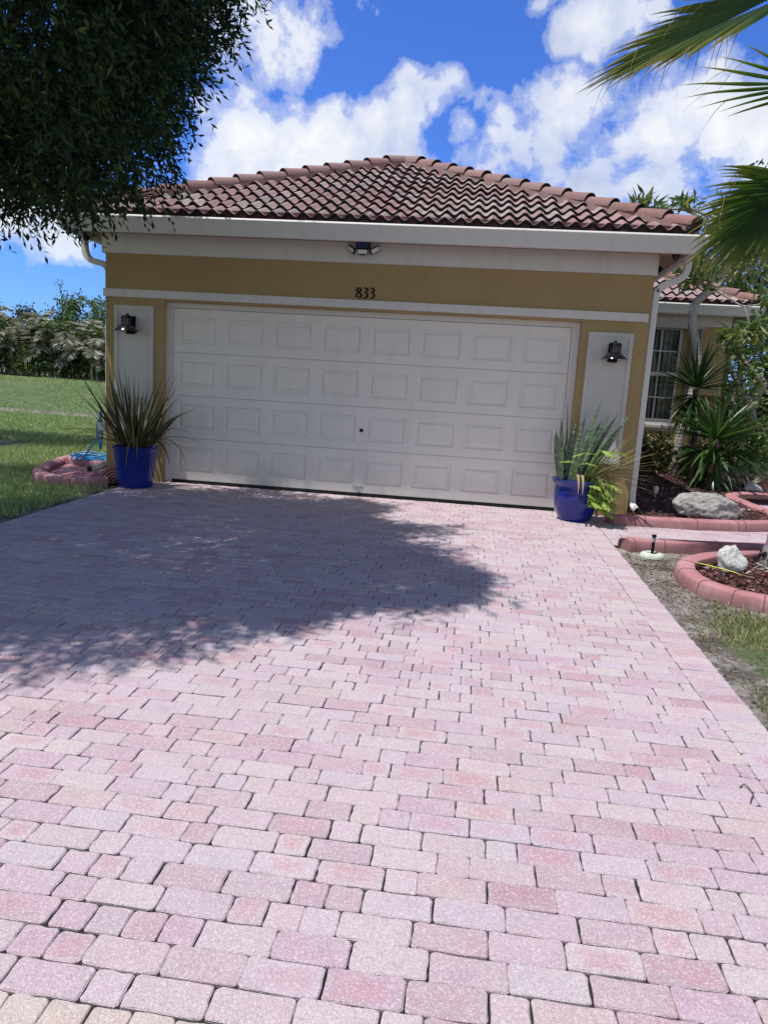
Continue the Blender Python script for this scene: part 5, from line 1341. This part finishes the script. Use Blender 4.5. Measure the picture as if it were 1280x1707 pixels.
# the tangled pale-branched tree by the far lawn
random.seed(21); t = thing('gnarled_tree', (9.85,7.6,.05), 'bushy tree with twisting pale branches right of the rear wing', 'tree')
m = MB(); tips = []
m.tube(smooth_path([(9.85,7.6,.0),(9.78,7.6,.7),(9.6,7.55,1.3),(9.75,7.5,1.8)],5), list(np.linspace(.12,.08,16)), 9)
for pts in ([(9.75,7.5,1.75),(9.95,7.4,2.15),(9.7,7.3,2.55),(9.55,7.2,2.95)],[(9.95,7.4,2.15),(10.2,7.3,2.5),(10.1,7.3,2.95),(10.3,7.2,3.4)],[(9.75,7.5,1.8),(9.35,7.3,2.15),(9.0,7.2,2.55),(8.75,7.1,2.5),(8.5,7.1,2.2)],[(9.6,7.55,1.3),(9.2,7.3,1.75),(8.9,7.2,2.3),(9.1,7.1,2.75),(9.4,7.0,2.7)],[(9.78,7.6,.8),(10.2,7.4,1.1),(10.5,7.3,1.6)]):
    sp = smooth_path(pts, 5); m.tube(sp, list(np.linspace(.06,.02,len(sp))), 8)
    for j in range(3, len(sp), 2): grow(m, sp[j], (rv(.8)+Vector((0,-.15,.25))).normalized(), .42, .016, 1, tips, .7, .1, .22)
m.build('trunk', M['bark_pale'], t, True)
rosettes('leaves', tips, 9, .15, .055, M['leaf_mid'], t, 1.0, .09)
G_T = 'trees behind the house on the right'
tree('tall_tree', (10.9,10.5,.1), 6.6, (1.9,1.6,2.2), 420, 12, .20, .07, M['leaf_dark'], M['bark_oak'], 'dark broad-leaved tree filling the gap behind the fan palm fronds', 31, group=G_T)
tree('tall_tree', (9.75,8.9,.1), 5.7, (1.45,1.1,1.75), 330, 12, .17, .055, M['leaf_plum'], M['bark_pale'], 'pale green tree rising between the rear wing and the right edge', 35, group=G_T, r=.09)
tree('tall_tree', (12.6,9.0,.1), 7.2, (1.9,1.6,2.6), 330, 12, .20, .075, M['leaf_mid'], M['bark_pale'], 'leafy tree at the far right edge above the side lawn', 33, group=G_T)
tree('tall_tree', (9.9,14.5,.1), 6.4, (1.7,1.5,1.9), 260, 12, .22, .08, M['leaf_plum'], M['bark_pale'], 'paler loose tree showing above the rear wing roof', 37, group=G_T)
tree('tall_tree', (13.5,15,.1), 7.5, (2.6,2,2.8), 380, 12, .24, .09, M['leaf_dark'], M['bark_oak'], 'tall dark tree far behind the gnarled tree', 39, group=G_T)
G_B = 'shrubs along the side lawn'
shrub('side_shrub', (9.25,6.9,.05), (.75,.6,1.15), 170, .14, .045, M['leaf_mid'], 'upright green shrub against the end of the wing', 'shrub', G_B, 12, seed=41)
shrub('side_shrub', (10.6,8.6,.05), (1.1,.8,2.1), 300, .15, .05, M['leaf_dark'], 'dark shrub under the gnarled tree', 'shrub', G_B, 12, seed=43)
shrub('side_shrub', (11.6,12.5,.1), (1.6,1.0,2.6), 300, .18, .06, M['leaf_mid'], 'wide green shrub beyond the side lawn', 'shrub', G_B, 12, seed=44)
shrub('side_shrub', (14.8,13.0,.1), (1.8,1.2,3.0), 300, .2, .07, M['leaf_dark'], 'large dark shrub at the end of the side lawn', 'shrub', G_B, 12, seed=46)
m = MB(); m.add([(8.4,4.0,.03),(13,4.6,.05),(13,5.3,.06),(8.5,4.6,.04)],[(0,1,2,3)]); o = m.build('side_path', M['white_stucco']); tag(o, kind='structure')

# --- hedge of bleached palms along the mound, trees behind it
def palm_clump(c, h, n, label, mat, mat2, seed, w_=1.0):
    random.seed(seed); R2 = np.random.default_rng(seed)
    t = thing('palm_clump', c, label, 'palm', 'palm clumps along the top of the mound')
    st = MB(); Cs = [[], []]; Ds = [[], []]; Ls = [[], []]
    for i in range(n):
        k = 0 if random.random() < .8 else 1
        a = random.uniform(0,2*PI); b = Vector(c) + Vector((random.gauss(0,.45*w_), random.gauss(0,.3), 0)); hh = h*random.uniform(.30,.72)
        p = b + Vector((0,0,hh)); el = random.uniform(.35,1.35); d = Vector((math.cos(a)*math.cos(el), math.sin(a)*math.cos(el), math.sin(el)))
        if i % 3 == 0: st.tube([b, p], .035, 5, 0, False)
        ln = random.uniform(.9,1.5); sg = 12; pp = p.copy()
        for j in range(sg):
            pp = pp + d*(ln/sg); d = (d + Vector((0,0,-.16))).normalized(); s_ = d.cross(Vector((0,0,1))); s_ = s_.normalized() if s_.length > .05 else Vector((1,0,0))
            for sgn in (-1,1):
                for q in range(2):
                    Cs[k].append(pp[:]); Ds[k].append((s_*sgn + d*.7 + Vector((0,0,-.35)) + rv(.12))[:]); Ls[k].append(.42*math.sin(PI*(j+1.5)/(sg+2))+.08)
    st.build('stems', M['bark_pale'], t, True)
    for k, (nm, mt) in enumerate((('fronds', mat), ('green_fronds', mat2))):
        if Cs[k]: leaf_cards(nm, np.array(Cs[k]), np.array(Ds[k]), np.array(Ls[k])*1.1, .075, [mt], t, .1, R=R2)
ords = ['first','second','third','fourth','fifth','sixth','seventh','eighth','ninth']
HX = [-17.4,-16.3,-15.5,-14.7,-14.0,-13.3,-12.6,-12.0,-11.4]; HH = [3.0,2.7,2.3,2.2,2.0,2.5,2.1,1.9,2.0]
for i, (x, h) in enumerate(zip(HX, HH)):
    palm_clump((x, 20.5+.5*math.sin(i*2.1), zg(x,19.5)), h*1.12, 34, 'bleached grey palm clump on the mound, %s from the left' % ords[i], M['leaf_grey'], M['leaf_green_palm'], 60+i)
G_M = 'bushes behind the palm clumps on the mound'
for i, (x, y, w_, h, mt, lab) in enumerate(((-19.2,23,1.5,4.0,'leaf_brownbush','tallest brownish bush above the palms at the left edge'),(-16.9,23.5,1.2,3.1,'leaf_brownbush','brownish rounded bush, second behind the palms'),(-15.2,23.5,1.3,2.8,'leaf_dark','dark green bush in the dip of the hedge line'),(-13.2,23,1.2,2.4,'leaf_dark','dark green bush left of the house corner'),(-11.6,22.5,1.1,2.2,'leaf_mid','mid green bush closest to the house corner'))):
    shrub('hedge_bush', (x, y, zg(x,y)), (w_,.9,h), 300, .2, .08, M[mt], lab + ' on the mound', 'bush', G_M, 12, seed=80+i)
for i, (x, w_, h) in enumerate(((-17.2,1.0,1.3),(-15.6,1.0,1.1),(-14.2,.9,1.0),(-12.9,.9,1.1),(-11.5,.9,1.0))):
    shrub('undergrowth', (x, 19.9, zg(x,19.5)), (w_,.5,h), 160, .2, .06, M['leaf_dark' if i % 2 else 'leaf_green_palm'], '%s patch of low undergrowth from the left, at the foot of the palm clumps' % ords[i], 'undergrowth', 'undergrowth below the palm clumps', 10, seed=90+i)
tree('slender_tree', (-15.9,26,zg(-15.9,26)), 4.1, (.75,.7,1.6), 170, 14, .20, .09, M['leaf_mid'], M['bark_oak'], 'slender upright tree standing tallest above the hedge on the mound', 71, r=.08)
tree('slender_tree', (-14.0,25.5,zg(-14,25)), 3.9, (.75,.7,1.5), 170, 14, .18, .075, M['leaf_mid'], M['bark_oak'], 'thin leafy tree beside the house corner above the hedge', 72, r=.08)
